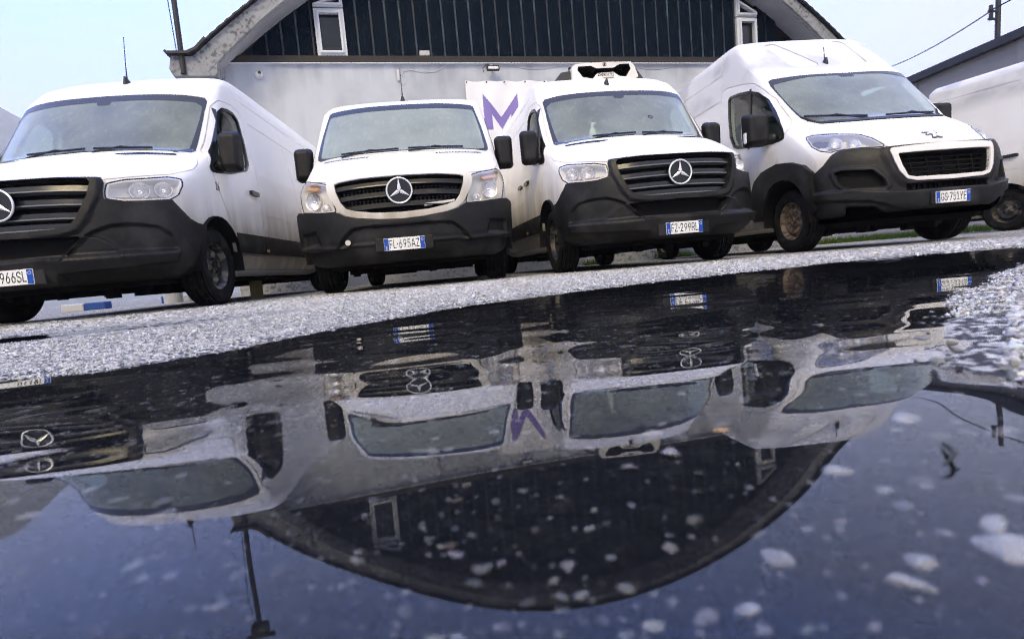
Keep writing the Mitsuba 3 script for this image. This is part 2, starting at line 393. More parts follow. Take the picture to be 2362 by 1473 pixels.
def mirror_parts(key, sign, c, size=(.20, .15, .37), glass="chrome", indicator=False, foot=None):
    out = []
    hs = rbox(np.array([c[0] * sign, c[1], c[2]]), size, .05, lambda i, j, k: np.array([1.0 if k > 0 else .92, 1.0, 1.0]) * (np.array([.82, 1, .86]) if j < 0 else 1))
    foot = foot or (.95 * sign, c[1] + .02, c[2] - .13)
    arm = trimesh.Trimesh(np.vstack([trimesh.creation.icosphere(2, .035).vertices + np.array([(c[0] - size[0] / 2 + .06) * sign, c[1] + .02, c[2] - .13]), trimesh.creation.icosphere(2, .05).vertices + np.array(foot), trimesh.creation.icosphere(2, .03).vertices + np.array([foot[0], foot[1] + .06, foot[2] + .03])])).convex_hull
    out.append((key, cat(hs, arm), "black_plastic", 40))
    gl = rbox(np.array([c[0] * sign, c[1] + size[1] / 2, c[2]]), (size[0] - .04, .01, size[2] - .05), .004)
    out.append((key + "__mirror_glass", gl, glass, 30))
    if indicator:
        out.append((key + "__indicator", rbox(np.array([(c[0] + size[0] / 2 - .004) * sign, c[1] - .01, c[2] - .09]), (.016, .05, .12), .007), "clear_white", 30))
    return out

# ---------------------------------------------------------------- the parts all vans share
def cabin(body, z0=1.02, z1=2.2, b1=2.32, gap=.07):
    def fn(P):
        q = np.maximum(np.maximum(P[:, 1] - b1, .5 - P[:, 1]), np.maximum(P[:, 2] - z1, z0 - P[:, 2]))
        return smax(body.g(P) + gap, q + gap - .07, .03)
    return man(*surface_nets(fn, (-1.1, .3, .9), (1.1, 2.5, 2.4), .045))

def common_parts(body, ws, sidewin, door, arches, wheels, grooves, cutters, driver=0.4, floor=1.02, roofz=2.2, glass="misted_glass"):
    """body shell with openings, glass, doors, cab interior and wheels; returns [(suffix, mesh, bsdf, smooth)]"""
    out = []
    skin = man(*skin_mesh(body, .03))
    wsp = sg.Polygon(ws).buffer(-.004)
    cut = cabin(body, floor, roofz) + mm(drape(body, wsp, -.25, .12, step=.05))
    win = smooth_poly(sidewin, .03)
    dr_ = smooth_poly(door, .06)
    doors = []
    for sgn in (1, -1):
        cut = cut + mm(drape(body, win.buffer(-.012), -.25, .12, "flank", .06, sgn))
        cut = cut + mm(drape(body, dr_.buffer(.008), -.03, .12, "flank", .06, sgn))
        doors.append(mm(drape(body, dr_, -.028, 0.0, "flank", .04, sgn)) - mm(drape(body, win.buffer(-.012), -.25, .12, "flank", .06, sgn)))
        for g, w, dep in grooves:
            if len(g[0]) == 2: cut = cut + mm(drape(body, line(g, w), -dep, .05, "flank", .06, sgn))
    for (b, z, r) in arches:
        cyl = m3.Manifold.cylinder(1.2, r, r, 48).rotate([0, 90, 0])
        for sgn in (1, -1):
            cut = cut + cyl.translate([.62 if sgn > 0 else -1.82, b, z])
    for c in cutters: cut = cut + c
    shell = skin - cut
    out.append(("body", tri(shell), "white_paint", 35))
    for k, d in enumerate(doors):
        suffix = f"front_door{'_001' if k else ''}"
        sgn = 1 if k == 0 else -1
        out.append((suffix, tri(d), "white_paint", 35))
        fr = win.difference(win.buffer(-.03))
        out.append((suffix + "__window_seal", drape(body, fr, -.02, .006, "flank", .03, sgn), "gloss_black", 35))
        out.append((suffix + "__window_pane", sheet(body, win.buffer(-.012), -.008, "flank", .06, sgn), "side_glass", True))
    out.append(("windshield", sheet(body, sg.Polygon(ws), .001, step=.04), glass, True))
    openings = mm(drape(body, wsp, -.25, .12, step=.05))
    for sgn in (1, -1): openings = openings + mm(drape(body, win.buffer(-.012), -.25, .12, "flank", .06, sgn))
    lining = cabin(body, floor, roofz, gap=.075) - cabin(body, floor, roofz, gap=.088) - openings
    out.append(("cab_lining", tri(lining), "cab_lining", 40))
    # cab interior
    out.append(("bulkhead", box((0, 2.27, 1.6), (1.72, .04, 1.2)), "trim_grey", False))
    out.append(("dashboard", cat(rbox((0, 1.12, floor + .17), (1.6, .42, .34), .06), rbox((driver, 1.22, floor + .33), (.42, .2, .12), .05)), "trim_dark", 40))
    for k, x in enumerate((-.52, .0, .52)):
        sfx = f"seat{'_%03d' % k if k else ''}"
        out.append((sfx, cat(rbox((x, 1.98, floor + .30), (.46, .16, .68), .06), rbox((x, 1.98, floor + .74), (.26, .11, .20), .045)), "seat_cloth", 40))
    R = rot([1, 0, 0], 62)
    wheel = cat(trimesh.creation.torus(.19, .016, major_sections=40, minor_sections=8), box((0, 0, 0), (.36, .05, .02)), box((0, -.08, 0), (.05, .18, .02)))
    out.append(("steering_wheel", move(wheel, (driver, 1.44, floor + .40), R), "trim_dark", 40))
    # underside
    L = body.length
    rng = np.random.default_rng(5)
    und = [box((0, L / 2 + .1, .245), (1.5, L - .7, .06)), box((0, 1.0, .22), (1.35, .14, .10)), box((0, L - 1.27, .24), (1.4, .12, .14)), box((.3, 2.6, .22), (.12, 2.2, .1)), box((-.4, 2.9, .21), (.5, .9, .12))]
    und += [box((x, .5 + rng.random() * .5, .19), (.02 + .05 * rng.random(), .1, .06 + .05 * rng.random())) for x in np.linspace(-.6, .6, 7)]
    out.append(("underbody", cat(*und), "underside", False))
    for k, (b, z, r) in enumerate(arches):
        for sgn in (1, -1):
            n = 2 * k + (sgn < 0)
            liner = move(revolve([(r - .004, 0), (r - .004, .42), (r - .012, .42), (r - .012, 0), (r - .004, 0)], 40), (.60 if sgn > 0 else -1.02, b, z), rot([0, 1, 0], 90))
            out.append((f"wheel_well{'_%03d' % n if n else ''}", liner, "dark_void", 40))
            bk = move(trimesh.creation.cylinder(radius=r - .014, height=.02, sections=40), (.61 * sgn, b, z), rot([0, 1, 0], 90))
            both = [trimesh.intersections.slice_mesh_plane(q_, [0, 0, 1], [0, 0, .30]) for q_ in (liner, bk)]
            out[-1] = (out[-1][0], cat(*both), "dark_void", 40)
    n = 0
    for (b, rim) in wheels:
        for sgn in (1, -1):
            wheel_parts(out, f"wheel{'_%03d' % n if n else ''}", .862 * sgn, b, sgn, rim)
            n += 1
    return out

def bar(body, pts, w, t0, t1, step=.03, how="wrap", sign=1, clip=None):
    p = line(pts, w)
    if clip is not None: p = p.intersection(clip)
    return drape(body, p, t0, t1, how, step, sign)

def frame_lamp(out, key, body, poly, bowls, bezel="gloss_black", back="lamp_white"):
    p = smooth_poly(poly, .015)
    out.append((key, cat(drape(body, p.difference(p.buffer(-.010)), -.085, -.001, step=.03), drape(body, p.buffer(-.008), -.09, -.08, step=.04)), back, 35))
    for k, (s, z, r) in enumerate(bowls):
        c = body.wrap([s / SW], [z])[0]; nrm = body.grad(c[None], .03)[0]; nrm = nrm * .5 + np.array([0, -1, 0]) * .5; nrm /= np.linalg.norm(nrm)
        prof = [(.012, -.055), (.35 * r, -.05), (.7 * r, -.034), (.93 * r, -.008), (r, 0), (r + .006, .004), (r + .008, -.01)]
        R = trimesh.geometry.align_vectors([0, 0, 1], nrm)[:3, :3]
        out.append((f"{key}__reflector{'_%03d' % k if k else ''}", move(revolve(prof, 32), c - nrm * .03, R), {"type": "twosided", "b": {"type": "ref", "id": "silver"}}, 60))
        out.append((f"{key}__bulb{'_%03d' % k if k else ''}", move(trimesh.creation.icosphere(2, .26 * r), c - nrm * .055), "chrome", 60))
    out.append((key + "__gasket", drape(body, p.buffer(.007).difference(p.buffer(-.001)), -.03, .0035, step=.02), "gloss_black", 35))
    out.append((key + "__lens", sheet(body, p, .002, step=.02), "lens", True))
# ---------------------------------------------------------------- newer van (the tall roofed ones with the long black nose)
def build_new():
    B = NEW
    ws = mirror([(0, 1.396), (.6, 1.376), (.95, 1.360), (1.10, 1.352), (1.155, 1.375), (1.28, 1.6), (1.40, 1.80), (1.50, 1.93), (1.48, 1.965), (1.2, 1.982), (.6, 1.990), (0, 1.996)])
    side = [(.985, 1.178), (1.10, 1.30), (1.30, 1.55), (1.53, 1.845), (1.62, 1.90), (1.75, 1.925), (1.90, 1.925), (1.985, 1.87), (1.985, 1.60), (1.945, 1.40), (1.85, 1.32), (1.45, 1.225), (1.13, 1.182)]
    door = [(1.15, 1.0), (1.02, 1.25), (1.22, 1.50), (1.50, 1.89), (1.62, 1.97), (1.90, 2.0), (2.09, 1.975), (2.10, 1.4), (2.11, .95), (2.09, .46), (1.38, .46), (1.30, .75)]
    bon = mirror([(0, 1.008), (.40, 1.003), (.52, 1.0), (.62, 1.018), (.88, 1.072), (1.06, 1.155), (1.115, 1.22), (1.13, 1.30), (1.10, 1.335), (.6, 1.362), (0, 1.376)])
    grille = sg.Polygon(mirror([(0, .988), (.30, .988), (.455, .975), (.468, .955), (.452, .87), (.395, .715), (.36, .66), (.29, .640), (0, .632)]))
    head = [(.545, .965), (.63, .995), (.735, 1.012), (.87, 1.040), (.955, 1.034), (.955, .985), (.92, .905), (.865, .862), (.72, .843), (.62, .838), (.535, .855), (.535, .91)]
    bump = sg.Polygon(mirror([(0, 1.0), (.30, 1.0), (.52, .992), (.53, .965), (.522, .905), (.525, .845), (.62, .828), (.72, .833), (.866, .852), (.905, .79), (.955, .715), (1.0, .69), (1.075, .682), (1.06, .60), (1.025, .48), (1.015, .37), (1.015, .27), (.9, .25), (0, .25)])).buffer(0)
    intake = sg.Polygon(mirror([(0, .598), (.39, .588), (.40, .575), (.31, .470), (0, .466)]))
    hole = grille.union(intake)
    cres = sg.Polygon([(.43, .592), (.46, .615), (.545, .655), (.645, .662), (.77, .646), (.835, .585), (.86, .478), (.33, .47)])
    cres2 = affinity.scale(cres, -1, 1, origin=(0, 0))
    cheek = sg.Polygon([(.40, .585), (.48, .578), (.535, .537), (.575, .478), (.32, .47)])
    cheek2 = affinity.scale(cheek, -1, 1, origin=(0, 0))
    ledge = sg.Polygon(mirror([(0, .455), (.5, .455), (.862, .466), (.845, .39), (.60, .368), (.26, .352), (.25, .30), (0, .30)]))
    surround = grille.buffer(.05).difference(sg.Polygon([(-2, .99), (2, .99), (2, 1.3), (-2, 1.3)]))
    def t1(s, z):
        t = .034 + .04 * inside(s, z, ledge, .016) - .026 * (inside(s, z, cres, .014) + inside(s, z, cres2, .014)) + .02 * (inside(s, z, cheek, .012) + inside(s, z, cheek2, .012))
        t = t + .022 * inside(s, z, surround, .02)
        return t - .03 * np.clip((.36 - z) / .05, 0, 1) * (1 - inside(s, z, ledge, .016))
    cutters = [mm(drape(B, hole, -.10, .1, step=.05)), mm(drape(B, sg.Polygon(bon).buffer(.007), -.03, .06, step=.05)), mm(drape(B, bump.buffer(-.002), -.012, .06, step=.05))]
    for h in (head, flip(head)): cutters.append(mm(drape(B, smooth_poly(h, .015), -.09, .06, step=.05)))
    grooves = [([(2.24, 1.90), (4.6, 1.88)], .016, .012), ([(2.04, 2.12), (5.7, 2.11)], .013, .008), ([(3.30, 2.12), (3.34, 1.75), (3.44, 1.2), (3.60, 1.02), (3.62, .48)], .013, .012), ([(2.09, 2.0), (2.02, 2.28)], .008, .01), ([(2.22, .9), (3.42, .88)], .02, .004)]
    out = common_parts(B, ws, side, door, [(1.0, .37, .415), (4.66, .37, .415)], [(1.0, "steel_black"), (4.66, "steel_black")], grooves, cutters)
    out.append(("bonnet", drape(B, sg.Polygon(bon), -.026, 0.0, step=.03), "white_paint", 35))
    band = sg.Polygon(ws)
    clear = smooth_poly(mirror([(0, 1.405), (.6, 1.387), (.98, 1.372), (1.10, 1.40), (1.24, 1.62), (1.40, 1.86), (1.33, 1.905), (.6, 1.925), (.12, 1.928), (.10, 1.895), (0, 1.89)]), .02)
    out.append(("windshield__tinted_edge", sheet(B, band.difference(clear), .004, step=.04), "frit", True))
    out.append(("bumper", drape(B, bump.difference(hole), -.01, t1, step=.011), "black_plastic", 40))
    out.append(("grille__duct", drape(B, hole.buffer(.003).difference(hole.buffer(-.006)), -.10, .012, step=.03), "dark_void", 40))
    out.append(("bumper__intake", drape(B, intake.buffer(-.001), -.095, -.06, step=.04), "dark_void", 40))
    out.append(("bumper__plate_holder", cat(rbox((0, -.05, .335), (.50, .05, .13), .012)), "black_plastic", 40))
    out.append(("grille", drape(B, grille.buffer(-.001), -.095, -.08, step=.05), "dark_void", 40))
    n = 0
    for z in (.945, .845, .748, .672):
        w = .5
        arc = [(s, z - .012 * (s / .45) ** 2) for s in np.linspace(-w, w, 25)]
        for zz, ww, a, b_, m in ((0, .040, -.06, .004, "gloss_black"), (-.021, .009, -.05, .010, "grey_chrome")):
            out.append((f"grille__slat{'_%03d' % n if n else ''}", bar(B, [(s, q + zz) for s, q in arc], ww, a, b_, clip=grille.buffer(-.004)), m, 40)); n += 1
    star, disc = star_emblem(-.045, .836)
    out.append(("grille__emblem", star, "emblem_silver", 40)); out.append(("grille__emblem_disc", disc, "gloss_black", 40))
    for k, sg_ in enumerate((1, -1)):
        h = head if sg_ > 0 else flip(head)
        frame_lamp(out, f"headlight{'_001' if k else ''}", B, h, [(.70 * sg_, .925, .062), (.835 * sg_, .945, .055)])
        out.append((f"headlight{'_001' if k else ''}__turn_strip", drape(B, affinity.scale(smooth_poly([(.545, .872), (.62, .850), (.72, .853), (.85, .872), (.86, .888), (.62, .874)], .004), sg_, 1, origin=(0, 0)), -.05, -.03, step=.02), "lamp_dark", 40))
        key = f"mirror{'_001' if k else ''}"
        out += mirror_parts(key, sg_, (1.085, 1.27, 1.395), foot=(.975 * sg_, 1.26, 1.27))
        # black band and sill along the side
        for j, (a, b_) in enumerate(((1.40, 2.09), (2.11, 4.24), (5.09, 5.75))):
            n = 3 * k + j
            out.append((f"side_moulding{'_%03d' % n if n else ''}", drape(B, sg.box(a, .475, b_, .665), -.004, .014, "flank", .08, sg_), "black_plastic", 40))
        out.append((f"front_door{'_001' if k else ''}__handle", drape(B, smooth_poly([(1.83, 1.085), (2.03, 1.075), (2.03, 1.118), (1.83, 1.128)], .018), -.01, .03, "flank", .02, sg_), "gloss_black", 35))
        out.append((f"front_door{'_001' if k else ''}__window_bar", drape(B, line([(1.305, 1.24), (1.50, 1.86)], .035), -.02, .004, "flank", .05, sg_), "gloss_black", 35))
        out.append((f"side_marker{'_001' if k else ''}", drape(B, sg.box(2.13, .50, 2.20, .53), .0, .018, "flank", .05, sg_), "amber", 35))
        out.append((f"bonnet__vent{'_001' if k else ''}", sheet(B, affinity.scale(smooth_poly([(.40, 1.318), (.62, 1.328), (.96, 1.318), (.95, 1.296), (.70, 1.293), (.55, 1.288)], .006), sg_, 1, origin=(0, 0)), .004, "wrap", .02), {"type": "twosided", "b": {"type": "ref", "id": "black_plastic"}}, True))
        if k == 0:
            out.append(("side_handle", drape(B, smooth_poly([(2.24, 1.09), (2.42, 1.085), (2.42, 1.125), (2.24, 1.13)], .018), -.01, .03, "flank", .02, -1), "gloss_black", 35))
    for k, (a, c) in enumerate((((-.62, 1.395), (.02, 1.412)), ((.12, 1.408), (.74, 1.385)))):
        P = B.wrap(np.linspace(a[0], c[0], 9) / SW, np.linspace(a[1], c[1], 9) + .006); N = B.grad(P)
        q = P + N * .018
        out.append((f"wiper{'_001' if k else ''}", cat(tube(q, .009, 6), tube([P[0] + N[0] * .01 - [0, .03, .03], q[4] + N[4] * .012, q[5]], .008, 6)), "gloss_black", 40))
    return out

# ---------------------------------------------------------------- older low van
def build_old():
    B = OLD
    ws = mirror([(0, 1.394), (.6, 1.386), (.95, 1.376), (1.12, 1.366), (1.18, 1.39), (1.28, 1.64), (1.37, 1.87), (1.41, 1.955), (1.36, 1.972), (.7, 1.992), (0, 1.998)])
    side = [(.985, 1.178), (1.10, 1.30), (1.30, 1.55), (1.50, 1.82), (1.60, 1.87), (1.90, 1.90), (1.985, 1.84), (1.985, 1.60), (1.945, 1.40), (1.85, 1.32), (1.45, 1.225), (1.13, 1.182)]
    door = [(1.15, 1.0), (1.02, 1.25), (1.22, 1.50), (1.48, 1.85), (1.62, 1.94), (1.90, 1.97), (2.09, 1.95), (2.10, 1.4), (2.11, .95), (2.09, .46), (1.38, .46), (1.30, .75)]
    grille = sg.Polygon(mirror([(0, 1.0), (.28, .995), (.46, .978), (.492, .965), (.478, .90), (.44, .80), (.40, .742), (.335, .715), (.20, .686), (0, .675)]))
    surr = sg.Polygon(mirror([(0, 1.03), (.50, 1.02), (.565, 1.0), (.55, .90), (.50, .80), (.455, .725), (.40, .68), (.32, .652), (.16, .628), (0, .618)])).difference(grille)
    bon = mirror([(0, 1.034), (.52, 1.024), (.60, 1.02), (.75, 1.05), (.93, 1.10), (1.04, 1.16), (1.10, 1.24), (1.12, 1.31), (1.10, 1.34), (.6, 1.365), (0, 1.374)])
    head = [(.572, .985), (.66, 1.018), (.80, 1.055), (.955, 1.098), (.985, 1.08), (.955, .96), (.90, .84), (.872, .782), (.75, .762), (.64, .742), (.485, .728), (.51, .80), (.548, .90)]
    bump = sg.Polygon(mirror([(0, .610), (.16, .620), (.33, .645), (.41, .675), (.47, .718), (.64, .732), (.75, .752), (.88, .775), (.96, .75), (1.06, .71), (1.07, .66), (1.06, .58), (1.03, .45), (1.02, .37), (1.02, .27), (.9, .25), (0, .25)]))
    rec = sg.Polygon(mirror([(0, .562), (.275, .568), (.362, .553), (.415, .50), (.48, .418), (.40, .400), (0, .395)]))
    low = sg.Polygon(mirror([(0, .395), (.5, .405), (.9, .42), (1.1, .42), (1.1, .2), (0, .2)]))
    fogs = [sg.Polygon([(sx * .63, .46), (sx * .83, .455), (sx * .83, .56), (sx * .66, .565)]) for sx in (1, -1)]
    lip = sg.Polygon(mirror([(0, .43), (.48, .43), (.9, .455), (.9, .425), (.5, .402), (0, .398)]))
    def t1(s, z):
        t = .048 - .040 * inside(s, z, rec, .016) - .036 * inside(s, z, low, .018) + .012 * inside(s, z, lip, .02)
        for f in fogs: t = t - .022 * inside(s, z, f, .014)
        return t
    cutters = [mm(drape(B, grille, -.10, .1, step=.05)), mm(drape(B, sg.Polygon(bon).buffer(.007), -.03, .06, step=.05)), mm(drape(B, bump.buffer(-.002), -.012, .06, step=.05))]
    for h in (head, flip(head)): cutters.append(mm(drape(B, smooth_poly(h, .015), -.09, .06, step=.05)))
    grooves = [([(2.24, 1.86), (4.4, 1.84)], .016, .012), ([(2.09, 1.97), (2.02, 2.15)], .008, .01), ([(3.30, 2.02), (3.44, 1.2), (3.60, 1.02), (3.62, .48)], .008, .012)]
    out = common_parts(B, ws, side, door, [(1.0, .37, .415), (4.25, .37, .415)], [(1.0, "steel_black"), (4.25, "steel_black")], grooves, cutters, roofz=2.05, glass="fogged_glass")
    out.append(("bonnet", drape(B, sg.Polygon(bon), -.026, 0.0, step=.03), "white_paint", 35))
    clear = smooth_poly(mirror([(0, 1.402), (.6, 1.394), (.98, 1.384), (1.12, 1.40), (1.24, 1.66), (1.345, 1.905), (.7, 1.925), (0, 1.93)]), .02)
    out.append(("windshield__tinted_edge", sheet(B, sg.Polygon(ws).difference(clear), .004, step=.04), "frit", True))
    out.append(("bumper", drape(B, bump, -.01, t1, step=.011), "black_plastic", 40))
    out.append(("grille__duct", drape(B, grille.buffer(.003).difference(grille.buffer(-.006)), -.10, .008, step=.03), "dark_void", 40))
    out.append(("bumper__plate_holder", rbox((0, .0, .402), (.52, .045, .125), .012), "black_plastic", 40))
    for k, sx in enumerate((1, -1)):
        c = B.wrap([sx * .735 / SW], [.512])[0]; nn = B.grad(c[None], .03)[0]
        ring = trimesh.creation.torus(.045, .008, major_sections=28, minor_sections=8)
        out.append((f"bumper__fog_lamp{'_001' if k else ''}", move(cat(ring, trimesh.creation.cylinder(radius=.042, height=.02, sections=28)), c + nn * .012, trimesh.geometry.align_vectors([0, 0, 1], nn)[:3, :3]), "gloss_black", 40))
    c = B.wrap([-.41 / SW], [.445])[0]
    out.append(("bumper__tow_cap", move(trimesh.creation.cylinder(radius=.024, height=.02, sections=24), c + np.array([0, -.036, 0]), FACE), "lamp_grey", 40))
    out.append(("grille", drape(B, grille.buffer(-.001), -.095, -.08, step=.05), "dark_void", 40))
    out.append(("grille__surround", drape(B, surr, -.03, .020, step=.025), "white_paint", 40))
    n = 0
    for z, dz in ((.938, .05), (.842, .05), (.745, .045)):
        arc = [(s, z - .020 * (abs(s) / .45) ** 2 + .008) for s in np.linspace(-.5, .5, 25)]
        for zz, ww, a, b_, m in ((0, .038, -.06, .002, "black_plastic"), (-.019, .010, -.05, .010, "gloss_black")):
            out.append((f"grille__slat{'_%03d' % n if n else ''}", bar(B, [(s, q + zz) for s, q in arc], ww, a, b_, clip=grille.buffer(-.004)), m, 40)); n += 1
    # honeycomb between the slats: small studs
    studs = []
    for z in (.897, .875, .80, .778, .708):
        for s in np.arange(-.42, .421, .030):
            if abs(s) > .10 and grille.buffer(-.03).contains(sg.Point(s, z)):
                p = B.wrap([s / SW], [z])[0]
                studs.append(box(p + [0, .05, 0], (.012, .02, .010)))
    out.append(("grille__mesh_insert", cat(*studs), "gloss_black", False))
    out.append(("grille__badge", bar(B, [(.17, .727), (.40, .752)], .020, -.03, .006), "lamp_grey", 40))
    star, disc = star_emblem(-.005, .866, .110)
    out.append(("grille__emblem", star, "emblem_silver", 40)); out.append(("grille__emblem_disc", disc, "gloss_black", 40))
    for k, sg_ in enumerate((1, -1)):
        h = head if sg_ > 0 else flip(head)
        key = f"headlight{'_001' if k else ''}"
        frame_lamp(out, key, B, h, [(.745 * sg_, .865, .075), (.60 * sg_, .785, .035)], back="lamp_grey")
        out.append((key + "__indicator", drape(B, affinity.scale(smooth_poly([(.68, 1.0), (.80, 1.035), (.92, 1.07), (.93, 1.03), (.72, .975)], .01), sg_, 1, origin=(0, 0)), -.06, -.035, step=.03), "amber", 40))
        key = f"mirror{'_001' if k else ''}"
        out += mirror_parts(key, sg_, (1.085, 1.24, 1.385), (.20, .15, .36), indicator=True, foot=(.975 * sg_, 1.22, 1.26))
        out.append((f"front_door{'_001' if k else ''}__handle", drape(B, smooth_poly([(1.83, 1.055), (2.03, 1.045), (2.03, 1.088), (1.83, 1.098)], .018), -.01, .03, "flank", .02, sg_), "gloss_black", 35))
        for j, (a, b_) in enumerate(((1.40, 2.09), (2.11, 3.83), (4.67, 5.2))):
            n = 3 * k + j
            out.append((f"side_moulding{'_%03d' % n if n else ''}", drape(B, sg.box(a, .475, b_, .665), -.004, .014, "flank", .08, sg_), "black_plastic", 40))
        slots = [sheet(B, sg.box(sg_ * s - .013, 1.318, sg_ * s + .013, 1.340), .003, "wrap", .02) for s in np.linspace(.42, .98, 15)]
        out.append((f"bonnet__vent{'_001' if k else ''}", cat(*slots), {"type": "twosided", "b": {"type": "ref", "id": "gloss_black"}}, False))
    for k, (a, c) in enumerate((((-.80, 1.392), (-.05, 1.405)), ((.08, 1.405), (.80, 1.396)))):
        P = B.wrap(np.linspace(a[0], c[0], 9) / SW, np.linspace(a[1], c[1], 9) + .004); N = B.grad(P)
        q = P + N * .018
        out.append((f"wiper{'_001' if k else ''}", cat(tube(q, .009, 6), tube([P[0] + N[0] * .01 - [0, .03, .03], q[4] + N[4] * .012, q[5]], .008, 6)), "gloss_black", 40))
    return out

# ---------------------------------------------------------------- the tall boxy van
def build_box():
    B = BOX
    ws = mirror([(0, 1.335), (.5, 1.33), (.85, 1.345), (1.03, 1.44), (1.08, 1.50), (1.27, 1.74), (1.45, 1.93), (1.50, 2.0), (1.45, 2.018), (.8, 2.02), (0, 2.012)])
    side = [(.985, 1.235), (1.00, 1.30), (1.11, 1.48), (1.20, 1.60), (1.35, 1.77), (1.55, 1.905), (1.75, 1.985), (2.0, 2.035), (2.24, 2.06), (2.285, 2.03), (2.25, 1.79), (2.17, 1.52), (2.07, 1.38), (1.95, 1.335), (1.53, 1.27), (1.19, 1.232)]
    door = [(1.12, .98), (1.10, 1.22), (.955, 1.33), (1.02, 1.45), (1.19, 1.64), (1.29, 1.755), (1.49, 1.925), (1.66, 2.035), (1.93, 2.115), (2.33, 2.19), (2.47, 2.18), (2.44, 1.56), (2.44, .42), (1.62, .42), (1.60, .70), (1.40, .955), (1.14, .985)]
    bon = mirror([(0, .928), (.40, .926), (.445, .95), (.505, 1.04), (.57, 1.115), (.77, 1.178), (.97, 1.222), (.95, 1.29), (.92, 1.33), (.80, 1.34), (.5, 1.318), (0, 1.318)])
    gout = smooth_poly(mirror([(0, .916), (.452, .902), (.43, .80), (.40, .69), (.352, .612), (.28, .588), (0, .578)]), .02)
    gin = smooth_poly(mirror([(0, .850), (.400, .850), (.378, .74), (.345, .640), (.29, .622), (0, .617)]), .012)
    head = [(1.014, 1.185), (.952, 1.193), (.773, 1.165), (.58, 1.112), (.512, 1.05), (.452, .945), (.64, .968), (.78, .976), (.84, .968), (.912, 1.0), (.97, 1.063)]
    bump = sg.Polygon(mirror([(0, .922), (.45, .922), (.64, .955), (.775, .963), (.805, .95), (.845, .925), (.90, .845), (.955, .79), (1.04, .74), (1.075, .66), (1.06, .55), (1.03, .42), (1.03, .28), (.9, .25), (0, .25)]))
    fogs = [smooth_poly([(sx * .835, .755), (sx * .775, .765), (sx * .57, .735), (sx * .50, .64), (sx * .475, .56), (sx * .75, .58), (sx * .80, .64)], .015) for sx in (1, -1)]
    low = smooth_poly(mirror([(0, .568), (.355, .568), (.352, .50), (0, .503)]), .008)
    low2 = [smooth_poly([(sx * .77, .41), (sx * .55, .38), (sx * .46, .28), (sx * .75, .29)], .02) for sx in (1, -1)]
    arch_side = sg.Polygon([(sx, z) for sx, z in [(.50, .80), (.62, .89), (.84, .962), (1.08, .99), (1.375, .95), (1.54, .86), (1.635, .70), (1.66, .52), (1.66, .40)]] + [(1.43, .40)] + [(1.0 - .43 * math.cos(a), .37 + .43 * math.sin(a)) for a in np.linspace(math.pi, 0, 17)] + [(.50, .42)]).buffer(0)
    ledge = sg.Polygon(mirror([(0, .505), (.36, .505), (.82, .572), (.98, .58), (.98, .50), (.6, .44), (.36, .34), (0, .34)]))
    def t1(s, z):
        t = .012 + .03 * inside(s, z, ledge, .02) + .02 * inside(s, z, gout.buffer(.05), .06)
        for f in fogs: t = t + .012 * inside(s, z, f.buffer(.03), .016)
        for f in low2: t = t - .03 * inside(s, z, f, .014)
        return t - .03 * np.clip((.36 - z) / .06, 0, 1)
    holes = unary_union([gin, *fogs, low])
    cutters = [mm(drape(B, holes, -.10, .1, step=.05)), mm(drape(B, sg.Polygon(bon).buffer(.007), -.03, .06, step=.05)), mm(drape(B, bump.buffer(-.002), -.012, .06, step=.05))]
    for h in (head, flip(head)): cutters.append(mm(drape(B, smooth_poly(h, .012), -.09, .06, step=.05)))
    for p in (mirror([(.12, 1.50), (.42, 1.52), (.52, 1.60), (.45, 2.10), (.36, 2.12), (.28, 1.75)]),):
        half = smooth_poly([(.14, 1.53), (.42, 1.53), (.50, 1.60), (.54, 2.06), (.40, 2.08), (.22, 1.72)], .04)
        for sx in (1, -1): cutters.append(mm(drape(B, affinity.scale(half, sx, 1, origin=(0, 0)), -.018, .05, "top", .05)))
    grooves = [([(2.5, 2.07), (4.4, 2.08)], .018, .014), ([(2.45, 2.40), (5.8, 2.44)], .013, .01), ([(2.46, 2.18), (2.46, 2.62)], .013, .01), ([(3.6, 2.10), (3.62, 1.6), (3.62, .5)], .008, .012), ([(1.13, .98), (1.10, 1.22), (.955, 1.33), (.90, 1.40)], .012, .012), ([(1.65, .97), (5.4, 1.0)], .03, .006)]
    out = common_parts(B, ws, side, door, [(1.0, .37, .43), (4.75, .37, .42)], [(1.0, "rusty_rim"), (4.75, "rusty_rim")], grooves, cutters, floor=1.0)
    out = [(s, m, "grimy_roof_paint" if s == "body" else bs, sm) for s, m, bs, sm in out]
    out.append(("bonnet", drape(B, sg.Polygon(bon), -.026, 0.0, step=.03), "white_paint", 35))
    half = smooth_poly([(.146, 1.537), (.417, 1.537), (.493, 1.605), (.532, 2.055), (.402, 2.073), (.228, 1.725)], .04)
    for k, sx in enumerate((1, -1)): out.append((f"roof_panel{'_001' if k else ''}", drape(B, affinity.scale(half, sx, 1, origin=(0, 0)), -.017, -.010, "top", .05), "dusty_paint", 35))
    cowl = sg.Polygon(mirror([(0, 1.308), (.5, 1.308), (.82, 1.330), (.96, 1.40), (1.045, 1.462), (1.03, 1.45), (.85, 1.353), (.5, 1.342), (0, 1.348)])).buffer(.001)
    out.append(("cowl", drape(B, cowl, -.01, .012, step=.03), "black_plastic", 40))
    clear = smooth_poly(mirror([(0, 1.352), (.5, 1.350), (.83, 1.365), (1.03, 1.47), (1.24, 1.725), (1.42, 1.94), (.8, 1.985), (.18, 1.985), (.14, 1.955), (0, 1.955)]), .02)
    out.append(("windshield__tinted_edge", sheet(B, sg.Polygon(ws).difference(clear), .004, step=.04), "frit", True))
    out.append(("bumper", drape(B, bump.difference(holes), -.01, t1, step=.011), "black_plastic", 40))
